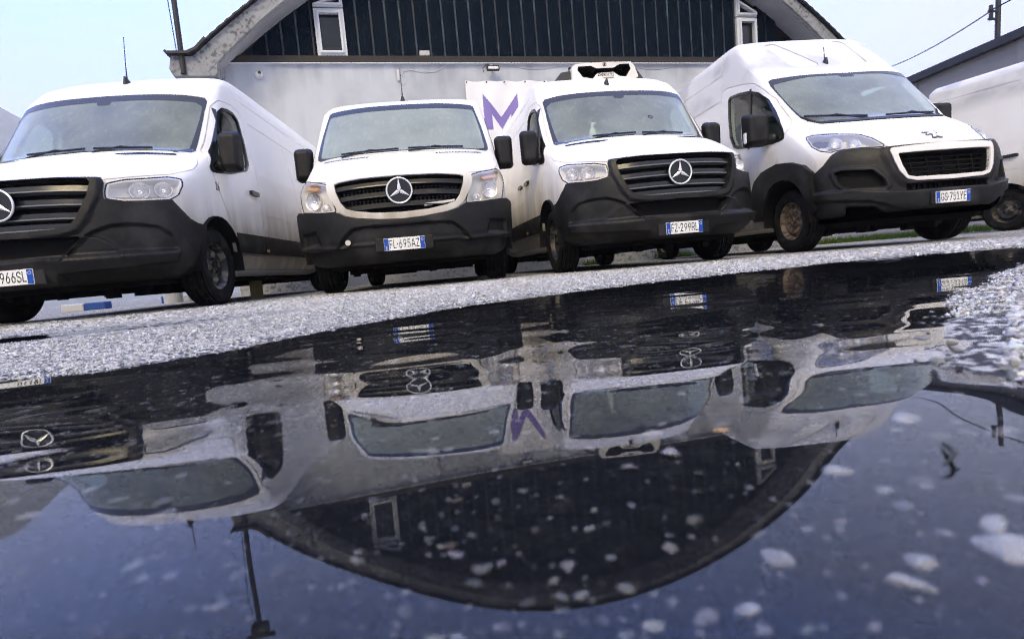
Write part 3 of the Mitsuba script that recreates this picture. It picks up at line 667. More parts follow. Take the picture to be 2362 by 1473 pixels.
    out.append(("grille__duct", drape(B, holes.buffer(.003).difference(holes.buffer(-.006)), -.10, .012, step=.03), "dark_void", 40))
    out.append(("bumper__intake", drape(B, unary_union([low, *fogs]).buffer(.005), -.06, -.05, step=.04), "dark_void", 40))
    out.append(("bumper__plate_holder", rbox((0, -.03, .412), (.44, .045, .12), .012), "black_plastic", 40))
    out.append(("grille", drape(B, gin.buffer(.002), -.095, -.085, step=.05), "dark_void", 40))
    out.append(("grille__frame", drape(B, gout.difference(gin), -.03, .045, step=.02), "lamp_white", 40))
    n = 0
    for z in (.81, .765, .72, .675):
        out.append((f"grille__slat{'_%03d' % n if n else ''}", bar(B, [(-.5, z), (.5, z)], .010, -.06, -.03, clip=gin.buffer(-.003)), "dark_void", 40)); n += 1
    for s in (-.26, -.13, 0, .13, .26):
        out.append((f"grille__slat_{n:03d}", bar(B, [(s, .6), (s * 1.1, .87)], .007, -.06, -.036, clip=gin.buffer(-.003)), "dark_void", 40)); n += 1
    lower_bars = [bar(B, [(s, .49), (s, .58)], .006, -.05, -.022, clip=low) for s in np.linspace(-.33, .33, 15)]
    for k, m in enumerate(lower_bars): out.append((f"bumper__grille_bar{'_%03d' % k if k else ''}", m, "dark_void", 40))
    # rearing lion badge on the bonnet
    lion = unary_union([sg.Polygon(q) for q in ([(-.01, .07), (.02, .065), (.035, .04), (.02, .02), (.035, -.03), (.055, -.07), (.03, -.07), (.012, -.035), (-.005, -.015), (-.02, .02), (-.03, .05)],
        [(-.03, .055), (-.055, .05), (-.075, .035), (-.07, .028), (-.045, .035), (-.02, .03)], [(-.02, .012), (-.05, .005), (-.065, -.012), (-.058, -.018), (-.035, -.004), (-.005, -.004)],
        [(.0, -.015), (-.02, -.045), (-.035, -.068), (-.008, -.07), (.0, -.05), (.02, -.03)], [(.03, .01), (.06, .02), (.068, .05), (.06, .052), (.048, .028), (.028, .026)])]).buffer(.002)
    c = B.wrap([0.0], [1.04])[0]; nn = B.grad(c[None], .03)[0]
    ex = np.array([1, 0, 0.0]); ey = np.cross(nn, ex)
    out.append(("bonnet__badge_base", move(extrude(lion.buffer(.007), .004), c + nn * .0005, np.stack([ex, ey, nn], 1)), "gloss_black", 30))
    out.append(("bonnet__badge", move(extrude(lion, .012), c + nn * .001, np.stack([ex, ey, nn], 1)), "emblem_silver", 30))
    for k, sg_ in enumerate((1, -1)):
        h = head if sg_ > 0 else flip(head)
        key = f"headlight{'_001' if k else ''}"
        frame_lamp(out, key, B, h, [(.775 * sg_, 1.075, .055), (.645 * sg_, 1.035, .055)], back="lamp_grey")
        out.append((key + "__lower_housing", drape(B, affinity.scale(smooth_poly([(.86, 1.06), (.50, 1.03), (.455, .955), (.64, .975), (.78, .985), (.84, .978)], .008), sg_, 1, origin=(0, 0)), -.075, -.068, step=.03), "lamp_dark", 40))
        out.append((key + "__light_bar", drape(B, affinity.scale(sg.Polygon([(.89, 1.172), (.93, 1.172), (.865, 1.0), (.50, .975), (.50, .957), (.875, .978)]), sg_, 1, origin=(0, 0)), -.05, -.03, step=.03), "lamp_white", 40))
        key = f"mirror{'_001' if k else ''}"
        out += mirror_parts(key, sg_, (1.14, 1.30, 1.42), (.29, .19, .37), indicator=True, foot=(.985 * sg_, 1.20, 1.30))
        out.append((f"wheel_arch_trim{'_001' if k else ''}", drape(B, arch_side, -.01, .045, "flank", .03, sg_), "black_plastic", 40))
        out.append((f"front_door{'_001' if k else ''}__handle", drape(B, smooth_poly([(2.2, 1.125), (2.40, 1.12), (2.40, 1.16), (2.2, 1.165)], .018), -.01, .03, "flank", .02, sg_), "gloss_black", 35))
        out.append((f"front_door{'_001' if k else ''}__window_bar", drape(B, line([(1.70, 1.28), (1.74, 2.0)], .04), -.02, .004, "flank", .05, sg_), "gloss_black", 35))
        for j, (a, b_) in enumerate(((1.66, 2.43), (2.45, 4.32), (5.18, 5.85))):
            n = 3 * k + j
            out.append((f"side_moulding{'_%03d' % n if n else ''}", drape(B, sg.box(a, .50, b_, .70), -.004, .014, "flank", .08, sg_), "black_plastic", 40))
    for k, (a, c) in enumerate((((-1.0, 1.435), (-.25, 1.352)), ((.0, 1.345), (.75, 1.362)))):
        P = B.wrap(np.linspace(a[0], c[0], 9) / SW, np.linspace(a[1], c[1], 9) + .012); N = B.grad(P)
        q = P + N * .022
        out.append((f"wiper{'_001' if k else ''}", cat(tube(q, .011, 6), tube([P[-1] + N[-1] * .012 - [0, .02, .02], q[4] + N[4] * .014, q[3]], .010, 6)), "gloss_black", 40))
    return out
# ---------------------------------------------------------------- put the vans in place
def put(key, mesh, bsdf, smooth=30, to_world=None):
    d = mikit.ply(mesh, bsdf, smooth=smooth)
    if to_world is not None: d["to_world"] = to_world
    scene[key] = d
def shapes(parts):
    return [(s, mikit.ply(m, b, smooth=sm)) for s, m, b, sm in parts]
def whip(body, u, b, h, lean=0.10, r=.004, fin=True):
    p = body.top([u], [b])[0]
    base = trimesh.Trimesh(np.vstack([trimesh.creation.icosphere(2, .03).vertices * [1, 1.6, .5] + [0, .02, .0], trimesh.creation.icosphere(2, .012).vertices + [0, .03, .05]])).convex_hull
    base = move(base, p, rot([1, 0, 0], 35))
    out = [("antenna", base, "gloss_black", 40)]
    if h: out.append(("antenna__whip", tube([p + [0, .03, .04], p + [0, .03 + lean * h * .2, .1 + h * .2], p + [0, .03 + lean * h, .04 + h]], [.008, .005, r], 6), "gloss_black", 40))
    return out
NEW_SHAPES, OLD_SHAPES, BOX_SHAPES = shapes(build_new()), shapes(build_old()), shapes(build_box())
VANS = [
    ("delivery_van", 0, NEW_SHAPES, "966SL", (0, -.078, .335), "white van at the left edge with a small black 16 on its wing"),
    ("delivery_van_001", 1, OLD_SHAPES, "FL·695AZ", (0, -.028, .400), "low roofed white van with wide white grille surround, second from the left"),
    ("delivery_van_002", 2, NEW_SHAPES, "FZ·299RL", (0, -.078, .335), "white refrigerated van with cooling unit on its roof and dusty black nose"),
    ("delivery_van_003", 3, BOX_SHAPES, "GS·751YE", (0, -.056, .414), "tallest white van with high sloping roof, pale grille frame and rusty wheel rims"),
]
for key, i, shp, text, (u, b, z), label in VANS:
    M = pose(i)
    for s, d in shp: scene[f"{key}__{s}"] = {**d, "to_world": M}
    extra = plate_parts(text, u, b, z, only_right=(i == 0))
    if i == 0:
        extra += whip(NEW, .05, 1.62, .42)
        t = meshkit.text_mesh("16", .075, .002); t.apply_scale([.6, 1, 1]); t.apply_translation(-t.centroid)
        p = NEW.flank([1.10], [1.055], 1)[0]
        extra.append(("wing_number", move(t, p + [.003, 0, 0], np.array([[0, 0, 1], [1, 0, 0], [0, 1, 0.0]])), "plate_black", False))
    if i == 1: extra += whip(OLD, .0, 1.72, .36)
    if i == 2:
        ring_ = sg.Point(.404, 1.62).buffer(.024, 8).difference(sg.Point(.404, 1.62).buffer(.014, 8))
        extra.append(("windshield_sticker", sheet(NEW, affinity.scale(ring_, 1.6, 1, origin=(.404, 1.62)), .005, step=.01), {"type": "twosided", "b": {"type": "ref", "id": "gloss_black"}}, True))
    if i == 2: extra += whip(NEW, -.05, 1.52, 0)
    if i == 3: extra += whip(BOX, -.06, 1.56, .16, lean=.05, r=.006)
    for s, d in shapes(extra): scene[f"{key}__{s}"] = {**d, "to_world": M}
    labels[key] = {"label": label, "category": "van", "group": "white vans parked in a row"}
# ---------------------------------------------------------------- more materials for the place
def stucco_fn(p, n, uv):
    a = fbm(p.x * 1.1, p.y, p.z * .9, 5)
    s = smst(.45, .8, fbm(p.x * 5, p.y, p.z * .7 + 3, 4)) + 1.4 * smst(3.7, 4.4, p.z) * smst(.42, .75, fbm(p.x * 6.5, p.y, p.z * .5 + 7, 3))
    return mix((.53, .56, .60), (.35, .37, .41), dr.clip(smst(.35, .75, a) * .8 + s * .3, 0, 1))
scene["stucco"] = principled(mikit.proc(stucco_fn), 0.9, specular=0.2)
def concrete_fn(p, n, uv):
    a = fbm(p.x * 2.3, p.y * 2.3, p.z * 2.3, 5)
    m = smst(.44, .70, fbm(p.x * 26, p.y * 26, p.z * 18 + 9, 4))
    return mix(mix((.37, .375, .385), (.24, .245, .255), a), (.06, .06, .058), m * .75 * smst(.25, .65, a))
scene["weathered_concrete"] = principled(mikit.proc(concrete_fn), 0.95, specular=0.2)
scene["soffit_paint"] = principled(mikit.proc(lambda p, n, uv: mix((.34, .345, .36), (.28, .285, .30), smst(.3, .8, fbm(p.x * 1.5, p.y * 2, p.z * 1.5, 4)))), 0.9)
scene["panel_blue"] = principled(mikit.proc(lambda p, n, uv: mix((.0012, .0048, .0105), (.0035, .0095, .019), fbm(p.x * 6, p.y * 3, p.z * .8, 4))), 0.6, specular=0.05)
scene["rib_blue"] = principled(mikit.proc(lambda p, n, uv: mix((.004, .009, .014), (.030, .060, .090), smst(.45, .75, fbm(p.x * 3, p.y * 3, p.z * 1.6, 4)))), 0.5)
scene["beam_brown"] = principled((.022, .018, .016), 0.7)
scene["window_white"] = principled((.60, .62, .65), 0.45)
scene["dark_pane"] = principled((.008, .010, .012), 0.08, specular=0.5)
scene["dark_iron"] = principled((.018, .018, .02), 0.55)
scene["banner_cloth"] = {"type": "twosided", "b": principled((.80, .80, .82), 0.6)}
scene["banner_purple"] = {"type": "twosided", "b": principled((.22, .17, .46), 0.55)}
scene["cable_white"] = principled((.55, .56, .58), 0.6)
scene["warehouse_wall"] = principled(mikit.proc(lambda p, n, uv: mix((.33, .31, .29), (.25, .235, .22), fbm(p.x * .5, p.y * .5, p.z * .6, 4))), 0.9)
scene["kerb_white"] = principled((.45, .45, .44), 0.8)
scene["kerb_blue"] = principled((.008, .05, .22), 0.7)
scene["post_yellow"] = principled((.45, .36, .16), 0.8)
scene["post_grey"] = principled((.36, .37, .38), 0.8)
scene["leaf"] = {"type": "principledthin", "base_color": rgb(.06, .10, .02), "roughness": .6, "diff_trans": .6, "spec_trans": 0.0}
scene["hillside"] = principled(mikit.proc(lambda p, n, uv: mix((.10, .12, .11), (.20, .21, .20), fbm(p.x * .012, p.y * .012, p.z * .02, 5))), 1.0, specular=0.0)

def add(key, mesh, bsdf, smooth=False, label=None, category=None, group=None, kind=None):
    put(key, mesh, bsdf, smooth)
    tag(key, label, category, group, kind)
def tag(key, label=None, category=None, group=None, kind=None):
    e = {k: v for k, v in (("label", label), ("category", category), ("group", group), ("kind", kind)) if v}
    if e: labels[key] = e

# ---------------------------------------------------------------- the barrel-roofed hall
YW, YF = 11.8, 11.2
def arc(cx, cz, r, a0, a1, n): 
    a = np.radians(np.linspace(a0, a1, n)); x, z = cx + r * np.cos(a), cz + r * np.sin(a)
    return np.stack([x, z + .46 * (1 - np.clip(((x - 4.44) / 7.1) ** 2, 0, 1)) ** 1.8], 1)  # the vault is a little steeper than a circle
OUTC, LOWC, INC = (4.435, -3.67, 10.62), (4.46, -2.97, 9.79), (4.457, -3.615, 10.386)
def at_z(c, z): return math.degrees(math.asin((z - c[1]) / c[2]))
# the wall below the beam, its lower part with a dirty plinth
add("hall__wall", cat(box((4.44, YW + .15, 2.15), (13.9, .30, 4.38))), "stucco")
add("hall__plinth", box((4.44, YW - .012, .10), (13.86, .03, .22)), "weathered_concrete")
add("hall__beam", cat(box((4.44, YW + .01, 4.412), (13.6, .16, .125))), "beam_brown")
add("hall__beam_flashing", box((3.0, YW - .03, 4.338), (11.6, .10, .014)), "window_white")
# arch rim: weathered front face, soffit, roof skin
up = arc(*OUTC, 180 - at_z(OUTC, 4.28), at_z(OUTC, 4.28), 90)
lo = arc(*LOWC, 180 - at_z(LOWC, 4.0), at_z(LOWC, 4.0), 90)
rng = np.random.default_rng(3)
up_r = up + (meshkit.fbm(np.c_[up * 2.2, up[:, 0] * 0], 3, 4)[:, None] - .5) * .008
rim = sg.Polygon(np.vstack([up_r, lo[::-1]])).buffer(0)
V, F = trimesh.creation.triangulate_polygon(rim, engine="earcut")
rm = man(*(lambda t: (t.vertices, t.faces))(extrude(rim, .12))).refine_to_length(.25)
rm = move(tri(rm), (0, YF + .12, 0), FACE * 1.0)
rm = move(rm, (0, 0, 0))
add("hall__arch_rim", rm, "weathered_concrete", 30)
inn = arc(*INC, 180 - at_z(INC, 4.36), at_z(INC, 4.36), 90)
A = np.c_[lo[:, 0], np.full(90, YF + .06), lo[:, 1] - .002]; Bp = np.c_[inn[:, 0], np.full(90, YW + .2), inn[:, 1] - .02]
q = np.arange(89)
sf = trimesh.Trimesh(np.vstack([A, Bp]), np.vstack([np.c_[q, q + 1, q + 91], np.c_[q, q + 91, q + 90]]), process=False)
add("hall__arch_soffit", sf, {"type": "twosided", "b": {"type": "ref", "id": "soffit_paint"}}, True)
# corrugated roof edge: a thin dark sheet lying over the rim, wavy at its lip
n = 400
ra = arc(OUTC[0], OUTC[1], OUTC[2] + .03, 180 - at_z(OUTC, 4.32), at_z(OUTC, 4.32), n)
nr = (ra - np.array(OUTC[:2])) / np.linalg.norm(ra - np.array(OUTC[:2]), axis=1, keepdims=True)
wav = .006 * np.sin(np.arange(n) * 1.35)
r1, r2 = ra + nr * (wav[:, None] - .012), ra + nr * (wav[:, None] + .016)
VV = np.vstack([np.c_[r[:, 0], np.full(n, y), r[:, 1]] for r in (r1, r2) for y in (YF - .09, 24.0)])
q = np.arange(n - 1)
def quad(a, b): return np.vstack([np.c_[a + q, a + q + 1, b + q + 1], np.c_[a + q, b + q + 1, b + q]])
add("hall__roof", trimesh.Trimesh(VV, np.vstack([quad(0, n), quad(3 * n, 2 * n), quad(2 * n, 0), quad(n, 3 * n)]), process=False), {"type": "twosided", "b": {"type": "ref", "id": "dark_iron"}}, False)
for k, sx in enumerate((-1, 1)):
    x = 4.44 + sx * 7.12
    g = sg.Polygon([(-.31, 0), (.40, 0), (.44, .42), (.20, .36), (-.02, .33), (-.31, .34), (-.36, .12)])
    g = affinity.scale(g, -sx if sx > 0 else 1, 1, origin=(0, 0))
    m = move(extrude(g, .55), (x, YF + .56, 3.93), FACE)
    add(f"hall__eave_block{'_001' if k else ''}", m, "weathered_concrete")
    gt = [(x + sx * t, z) for t, z in ((.37, 4.32), (.34, 4.29), (.02, 4.295), (-.12, 4.36), (-.30, 4.54))]
    gm = sg.LineString(gt).buffer(.022, cap_style=2)
    add(f"hall__gutter{'_001' if k else ''}", move(extrude(gm, .24), (0, YF + .13, 0), FACE), "dark_iron")
# the sheet-metal gable: panels with standing seams
PW, n = .2835, 0
disc = sg.Polygon(arc(*INC, 0, 360, 240)).intersection(sg.box(-3, 4.47, 12, 9))
wl = [(-.56, .0), (8.77, 9.31)]
cutw = unary_union([sg.box(-.57, 4.45, .01, 7), sg.box(8.76, 4.45, 9.32, 7)])
x0 = .8 - PW * 14
for k in range(46):
    a = x0 + k * PW
    p = sg.box(a, 4.40, a + PW - .012, 8.2).intersection(disc).difference(cutw)
    if p.area < .01: continue
    for g in getattr(p, "geoms", [p]):
        if g.area < .01: continue
        key = f"hall__panel{'_%03d' % n if n else ''}"
        add(key, move(extrude(g, .02), (0, YW + .06 - .006 * (k % 2), 0), FACE), "panel_blue")
        b = g.bounds
        seam = sg.box(a - .024, b[1], a + .012, 8.2).intersection(disc).difference(cutw)
        if seam.area > .002 and b[0] - a < .02: add(key + "__seam", move(extrude(seam, .035), (0, YW + .055, 0), FACE), "rib_blue")
        n += 1
add("hall__gable_back", move(extrude(disc, .02), (0, YW + .12, 0), FACE), "dark_void")
n = 0
for (a, b), top in zip(wl, (lambda x: 5.47 + (x + .53) * .33, lambda x: 5.78 - (x - 8.77) * .52)):
    for (z0, z1, slant) in ((4.475, 5.37, False), (5.40, None, True)):
        if slant: outer = sg.Polygon([(a, z0), (b, z0), (b, top(b)), (a, top(a))])
        else: outer = sg.box(a, z0, b, z1)
        key = f"hall__window{'_%03d' % n if n else ''}"
        w = .085 if not slant else .05
        add(key, cat(move(extrude(outer.difference(outer.buffer(-w, join_style=2)), .09), (0, YW + .06, 0), FACE), move(extrude(outer.buffer(-w + .03, join_style=2).difference(outer.buffer(-w - .012, join_style=2)), .05), (0, YW - .028, 0), FACE)), "window_white")
        add(key + "__pane", move(extrude(outer.buffer(-w - .005, join_style=2), .01), (0, YW + .05, 0), FACE), "dark_pane")
        n += 1
tag("hall", "barrel roofed hall with dark blue metal gable and pale rendered wall", "building")
# things on the wall
m = move(trimesh.creation.cylinder(radius=.075, height=.05, sections=32), (-1.67, YW - .027, 4.13), FACE)
dome = move(trimesh.creation.icosphere(3, .06), (-1.67, YW - .06, 4.13))
add("security_camera__base", m, "window_white", 40); add("security_camera__housing", dome, "lamp_white", 60)
add("security_camera__lens", move(trimesh.creation.cylinder(radius=.026, height=.05, sections=20), (-1.645, YW - .115, 4.145), FACE), "gloss_black", 40)
tag("security_camera", "white dome security camera high on the hall wall", "security camera")
add("wall_antenna__box", rbox((.93, YW - .03, 4.11), (.055, .04, .22), .015), "cable_white", 40)
cab = np.array([(1.0, 4.03), (1.03, 3.98), (.98, 3.93), (.92, 3.96), (.96, 4.01)])
t = np.linspace(0, 1, 40)
loop = [(1.02 + .06 * math.cos(a), 4.03 + .09 * math.sin(a)) for a in np.linspace(-2.6, 2.0, 14)]
run = loop + [(1.05, 4.20), (1.2, 4.22), (1.45, 4.17), (1.70, 4.19), (1.85, 4.27), (1.95, 4.33)]
add("wall_antenna__cable", tube([(x, YW - .012, z) for x, z in run], .007, 6), "cable_white", True)
tag("wall_antenna", "small white aerial box with looping cable on the hall wall", "antenna")
fx, fz = 2.86, 4.20
add("floodlight__housing", cat(rbox((fx, YW - .16, fz), (.27, .07, .10), .015), box((fx, YW - .08, fz + .03), (.05, .14, .03))), "dark_iron", 30)
add("floodlight__glass", rbox((fx, YW - .20, fz), (.21, .012, .05), .004), "lamp_white", 30)
add("floodlight__bracket", tube([(fx - .17, YW - .01, fz - .02), (fx - .19, YW - .06, fz + .04), (fx - .12, YW - .05, fz + .10), (fx - .02, YW - .02, fz + .12)], .008, 6), "dark_iron", True)
add("floodlight__junction_box", cat(rbox((fx - .0, YW - .03, fz + .12), (.08, .06, .07), .02), tube([(fx, YW - .02, fz + .15), (fx - .03, YW - .02, fz + .2), (fx - .02, YW, fz + .26)], .008, 6)), "cable_white", 40)
tag("floodlight", "small black floodlight under the beam of the hall", "floodlight")
sag = [(x, YW - .012, 4.27 + .035 * math.cos((x - 3.1) * 4.5) - .012 * (x > 4)) for x in np.linspace(2.95, 7.4, 60)]
add("wall_cable", tube(sag, .006, 5), "cable_white", True, "thin cable sagging in waves under the beam from the floodlight", "cable")
add("parcel", rbox((1.50, YW - .02, 4.53), (.20, .12, .10), .015), "kerb_white", 30, "small pale box left on the ledge below the blue gable", "box")
# banner
bx, bz = np.meshgrid(np.linspace(2.27, 4.05, 60), np.linspace(2.3, 3.99, 56), indexing="ij")
def fold(x, z): return YW - .05 - .018 * np.sin((x - 2.3) * 5 + (z - 3) * 7) * np.clip((4.0 - z) * 1.2, 0, 1) - .014 * np.sin(x * 9 - z * 3.1)
def sag_z(x, z): return z - .02 * np.sin((x - 2.27) * 7.0) ** 2 * (z > 3.9)
I = np.arange(59 * 56).reshape(59, 56)[:, :55].ravel()
add("banner", trimesh.Trimesh(np.c_[bx.ravel(), fold(bx, bz).ravel(), sag_z(bx, bz).ravel()], np.vstack([np.c_[I, I + 56, I + 57], np.c_[I, I + 57, I + 1]]), process=False), "banner_cloth", True)
mp = sg.Polygon([(2.61, 2.99), (2.615, 3.73), (2.985, 3.25), (3.365, 3.73), (3.36, 2.99), (3.20, 2.99), (3.195, 3.31), (2.985, 3.0), (2.785, 3.31), (2.785, 2.99)])
g = cs(mp).extrude(1).refine_to_length(.03).to_mesh(); v = np.array(g.vert_properties[:, :3], float); f = np.array(g.tri_verts); f = f[(v[f][:, :, 2] > .999).all(1)]
u_, inv = np.unique(f, return_inverse=True); v = v[u_]
add("banner__letter", trimesh.Trimesh(np.c_[v[:, 0], fold(v[:, 0], v[:, 1]) - .004, v[:, 1]], inv.reshape(-1, 3), process=False), "banner_purple", True)
for k, x in enumerate((2.30, 2.72, 3.10, 3.55, 3.98)):
    add(f"banner__eyelet{'_%03d' % k if k else ''}", move(trimesh.creation.cylinder(radius=.014, height=.02, sections=14), (x, YW - .07, 3.955), FACE), "dark_iron")
tag("banner", "white banner with a purple letter M on the hall wall", "banner")
# mast on the eave
mast = tube([(-2.81, YF - .02, 3.95), (-2.81, YF - .02, 5.2), (-2.80, YF - .02, 6.4)], .045, 12)
add("roof_mast__pole", mast, "dark_iron", True)
add("roof_mast__lamp_head", cat(rbox((-2.80, YF - .02, 6.46), (.30, .24, .22), .04), box((-2.80, YF - .02, 6.58), (.5, .06, .05))), "dark_iron", 30)
add("roof_mast__cable", tube([(-2.87, YF - .05, 4.3), (-2.90, YF - .05, 5.2), (-2.93, YF - .05, 5.8), (-2.86, YF - .05, 6.38)], .008, 5), "dark_iron", True)
tag("roof_mast", "dark thin mast with a cable standing on the left eave of the hall", "mast")

# ---------------------------------------------------------------- right hand side: pole, wires, warehouse, another van
px, py_ = 21.15, 15.0
pole = tube([(px, py_, 0), (px - .05, py_, 3.5), (px + .12, py_, 7.75)], [.10, .09, .075], 14)
add("utility_pole__pole", pole, "dark_iron", True)
ins = []
for dz in (.0, .25): ins += [move(trimesh.creation.cylinder(radius=.06, height=.22, sections=12), (px - .28, py_ - .05, 7.0 + dz)), box((px - .12, py_, 6.95 + dz), (.42, .06, .06))]
add("utility_pole__insulators", cat(*ins), "dark_iron", 30)
tag("utility_pole", "dark utility pole in front of the grey warehouse on the right", "utility pole")
def hang(a, b, s, n=24):
    t = np.linspace(0, 1, n)[:, None]; p = np.array(a) * (1 - t) + np.array(b) * t; p[:, 2] -= s * 4 * (t * (1 - t))[:, 0]; return p
add("power_line", tube(hang((px - .32, py_, 7.15), (27.8, 25.0, 8.9), .15), .022, 5), "dark_iron", True, "black overhead wire dipping left from the utility pole behind the tall van", "wire")
add("power_line_001", tube(hang((px - .3, py_, 7.2), (18.0, 7.0, 7.6), .25), .022, 5), "dark_iron", True, "black overhead wire leaving the utility pole towards the upper right corner", "wire")
a, b = np.array([21.05, 18.1]), np.array([20.3, 13.6]); dv = (b - a) / np.linalg.norm(b - a); nv = np.array([dv[1], -dv[0]])
if nv[0] > 0: nv = -nv
def wall_strip(p0, p1, depth, z0, z1):
    back = -nv * depth
    return move(extrude(sg.Polygon([p0, p1, p1 + back, p0 + back]), z1 - z0), (0, 0, z0))
p0, p1 = a - dv * 30, b + dv * 14
add("warehouse__wall", wall_strip(p0, p1, 14.0, 0.0, 5.78), "warehouse_wall")
add("warehouse__roof_edge", wall_strip(p0 + nv * .25, p1 + nv * .25, 14.5, 5.78, 6.04), "dark_iron")
for k in range(5):
    c = a - dv * (4 - 4.2 * k)
    add(f"warehouse__pilaster{'_%03d' % k if k else ''}", wall_strip(c + nv * .06, c + dv * .25 + nv * .06, .07, 0, 5.77), "warehouse_wall")
tag("warehouse", "low grey brown warehouse with a dark roof edge at the right edge", "building")
M5 = T().translate([11.28, 2.22, GROUND]).rotate([0, 0, 1], 5.8)
for s, d in BOX_SHAPES:
    if s.split("__")[0].rstrip("_0123456789") in ("body", "front_door", "wheel", "side_moulding", "underbody", "wheel_well", "bumper", "bonnet", "windshield", "headlight", "mirror", "wheel_arch_trim", "grille", "bulkhead"):
        scene[f"delivery_van_004__{s}"] = {**d, "to_world": M5 @ T().scale([1, 1, .94])}
        if s.endswith("__rim") or s.endswith("__hub"): scene[f"delivery_van_004__{s}"]["bsdf"] = {"type": "ref", "id": "steel_black"}
hd = drape(BOX, smooth_poly([(4.55, 1.20), (4.80, 1.195), (4.80, 1.245), (4.55, 1.25)], .018), -.01, .035, "flank", .02, -1)
scene["delivery_van_004__side_handle"] = {**mikit.ply(hd, "gloss_black", smooth=35), "to_world": M5 @ T().scale([1, 1, .94])}
labels["delivery_van_004"] = {"label": "white van cut by the right picture edge, only its plain side showing", "category": "van", "group": "white vans parked in a row"}

# ---------------------------------------------------------------- back of the yard: kerb, posts, grass
n = 0
for k, (xa, xb, m_) in enumerate(((-5.06, -4.72, "kerb_white"), (-4.72, -4.40, "kerb_blue"), (-3.56, -3.38, "kerb_blue"), (-3.38, -3.1, "kerb_white"))):
    add(f"striped_kerb__block{'_%03d' % k if k else ''}", rbox(((xa + xb) / 2, 10.95, .06), (xb - xa - .006, .26, .13), .02), m_, 30)
tag("striped_kerb", "blue and white painted kerb seen under the leftmost van", "kerb")
add("guard_post", tube([(-3.2, 10.3, 0), (-3.2, 10.3, 1.0)], .14, 16), "post_grey", 40, "grey concrete post behind the wheel of the leftmost van", "post")
add("guard_post_001", cat(tube([(-1.42, 7.6, 0), (-1.42, 7.6, .42)], .075, 16)), "post_yellow", 40, "short yellowish post between the two leftmost vans", "post")
rng = np.random.default_rng(11)
bl = []
N = 9000
gx = rng.uniform(4.5, 16, N); gy = np.where(rng.random(N) < .6, rng.uniform(11.2, 11.75, N), rng.uniform(8.4, 11.5, N)); keep = ((gy > 11.1) | (gx > 8.4)) & ((gx > 10.5) | (meshkit.fbm(np.c_[gx * .9, gx * 0, gx * 0], 2, 3) > .56)) ; gx, gy = gx[keep], gy[keep]
h = rng.uniform(.06, .2, len(gx)); an = rng.uniform(0, math.tau, len(gx)); le = rng.normal(0, .06, (len(gx), 2)); w = rng.uniform(.006, .014, len(gx))
P0 = np.c_[gx + np.cos(an) * w, gy + np.sin(an) * w, 0 * gx - .01]; P1 = np.c_[gx - np.cos(an) * w, gy - np.sin(an) * w, 0 * gx - .01]; P2 = np.c_[gx + le[:, 0], gy + le[:, 1], h]
I = np.arange(len(gx))
add("grass", trimesh.Trimesh(np.vstack([P0, P1, P2]), np.c_[I, I + len(I), I + 2 * len(I)], process=False), "leaf", False, "rough green grass growing at the foot of the wall", "grass", None, "stuff")
# hills
rx = np.linspace(-75, 75, 300)
hx = 360 * np.tan(np.radians(np.linspace(-70, 70, 300)))
keyx, keyz = [-990, -460, -330, -206, -180, -172, -164, -133, -60, 0, 200, 400, 1000], [60, 150, 165, 130, 112, 106, 101, 88, 60, 40, 30, 35, 30]
hz = np.interp(hx, keyx, keyz) + (meshkit.fbm(np.c_[hx * .02, hx * 0, hx * 0], 4, 2) - .5) * 9
rows = []
for t in np.linspace(0, 1, 24):
    y = 200 + 160 * t + 12 * (meshkit.fbm(np.c_[hx * .015, hx * 0 + t * 4, hx * 0], 4, 5) - .5)
    rows.append(np.c_[hx * (y / 360), y, hz * t ** 1.3 * (1 + .0 * t) + (meshkit.fbm(np.c_[hx * .03, hx * 0 + t * 6, hx * 0], 3, 8) - .5) * 10 * (1 - t) * t])
V = np.vstack(rows); I = (np.arange(23)[:, None] * 300 + np.arange(299)).ravel()
add("hills", trimesh.Trimesh(V * [3.2, 3.2, 3.05], np.vstack([np.c_[I, I + 1, I + 301], np.c_[I, I + 301, I + 300]]), process=False), {"type": "twosided", "b": {"type": "ref", "id": "hillside"}}, True, "pale grey hillside rising at the left edge", None, None, "structure")
# ---------------------------------------------------------------- loads and loose things in and on the third van
M = pose(2)
def fz(uu, v): return ((uu - 697) * .00198, (150 - v) * .00198)
shell = sg.Polygon([fz(*q) for q in [(498, 168), (496, 62), (520, 45), (700, 37), (880, 38), (902, 62), (925, 125), (893, 168)]])
hole = sg.Polygon([fz(*q) for q in [(535, 60), (620, 58), (655, 74), (765, 72), (805, 52), (868, 50), (877, 82), (845, 128), (800, 124), (762, 98), (658, 103), (625, 135), (562, 125), (530, 82)]])
slot = sg.Polygon([fz(*q) for q in [(690, 128), (765, 126), (760, 140), (695, 142)]])
def ext(poly, b0, b1): return man(*(lambda t: (t.vertices, t.faces))(move(extrude(poly, b1 - b0), (.07, b1, 2.29), FACE)))
body_ = ext(shell.buffer(-.012).buffer(.012), 1.93, 2.62) - ext(unary_union([hole, slot]), 1.9, 2.2)
bars = [box((x, 2.12, 2.41), (.006, .01, .17)) for x in np.linspace(-.31, .33, 26)]
fp = [("shell", tri(body_), "dusty_paint", 30), ("intake_grille", cat(box((.07, 2.17, 2.41), (.74, .02, .26)), *[box((.07, 2.13, z - .11), (.68, .01, .006)) for z in np.linspace(2.43, 2.6, 12)]), "dark_void", False)]
fp.append(("intake_duct", tri(ext(hole.buffer(.004).difference(hole.buffer(-.006)), 1.935, 2.18)), "dark_void", False))
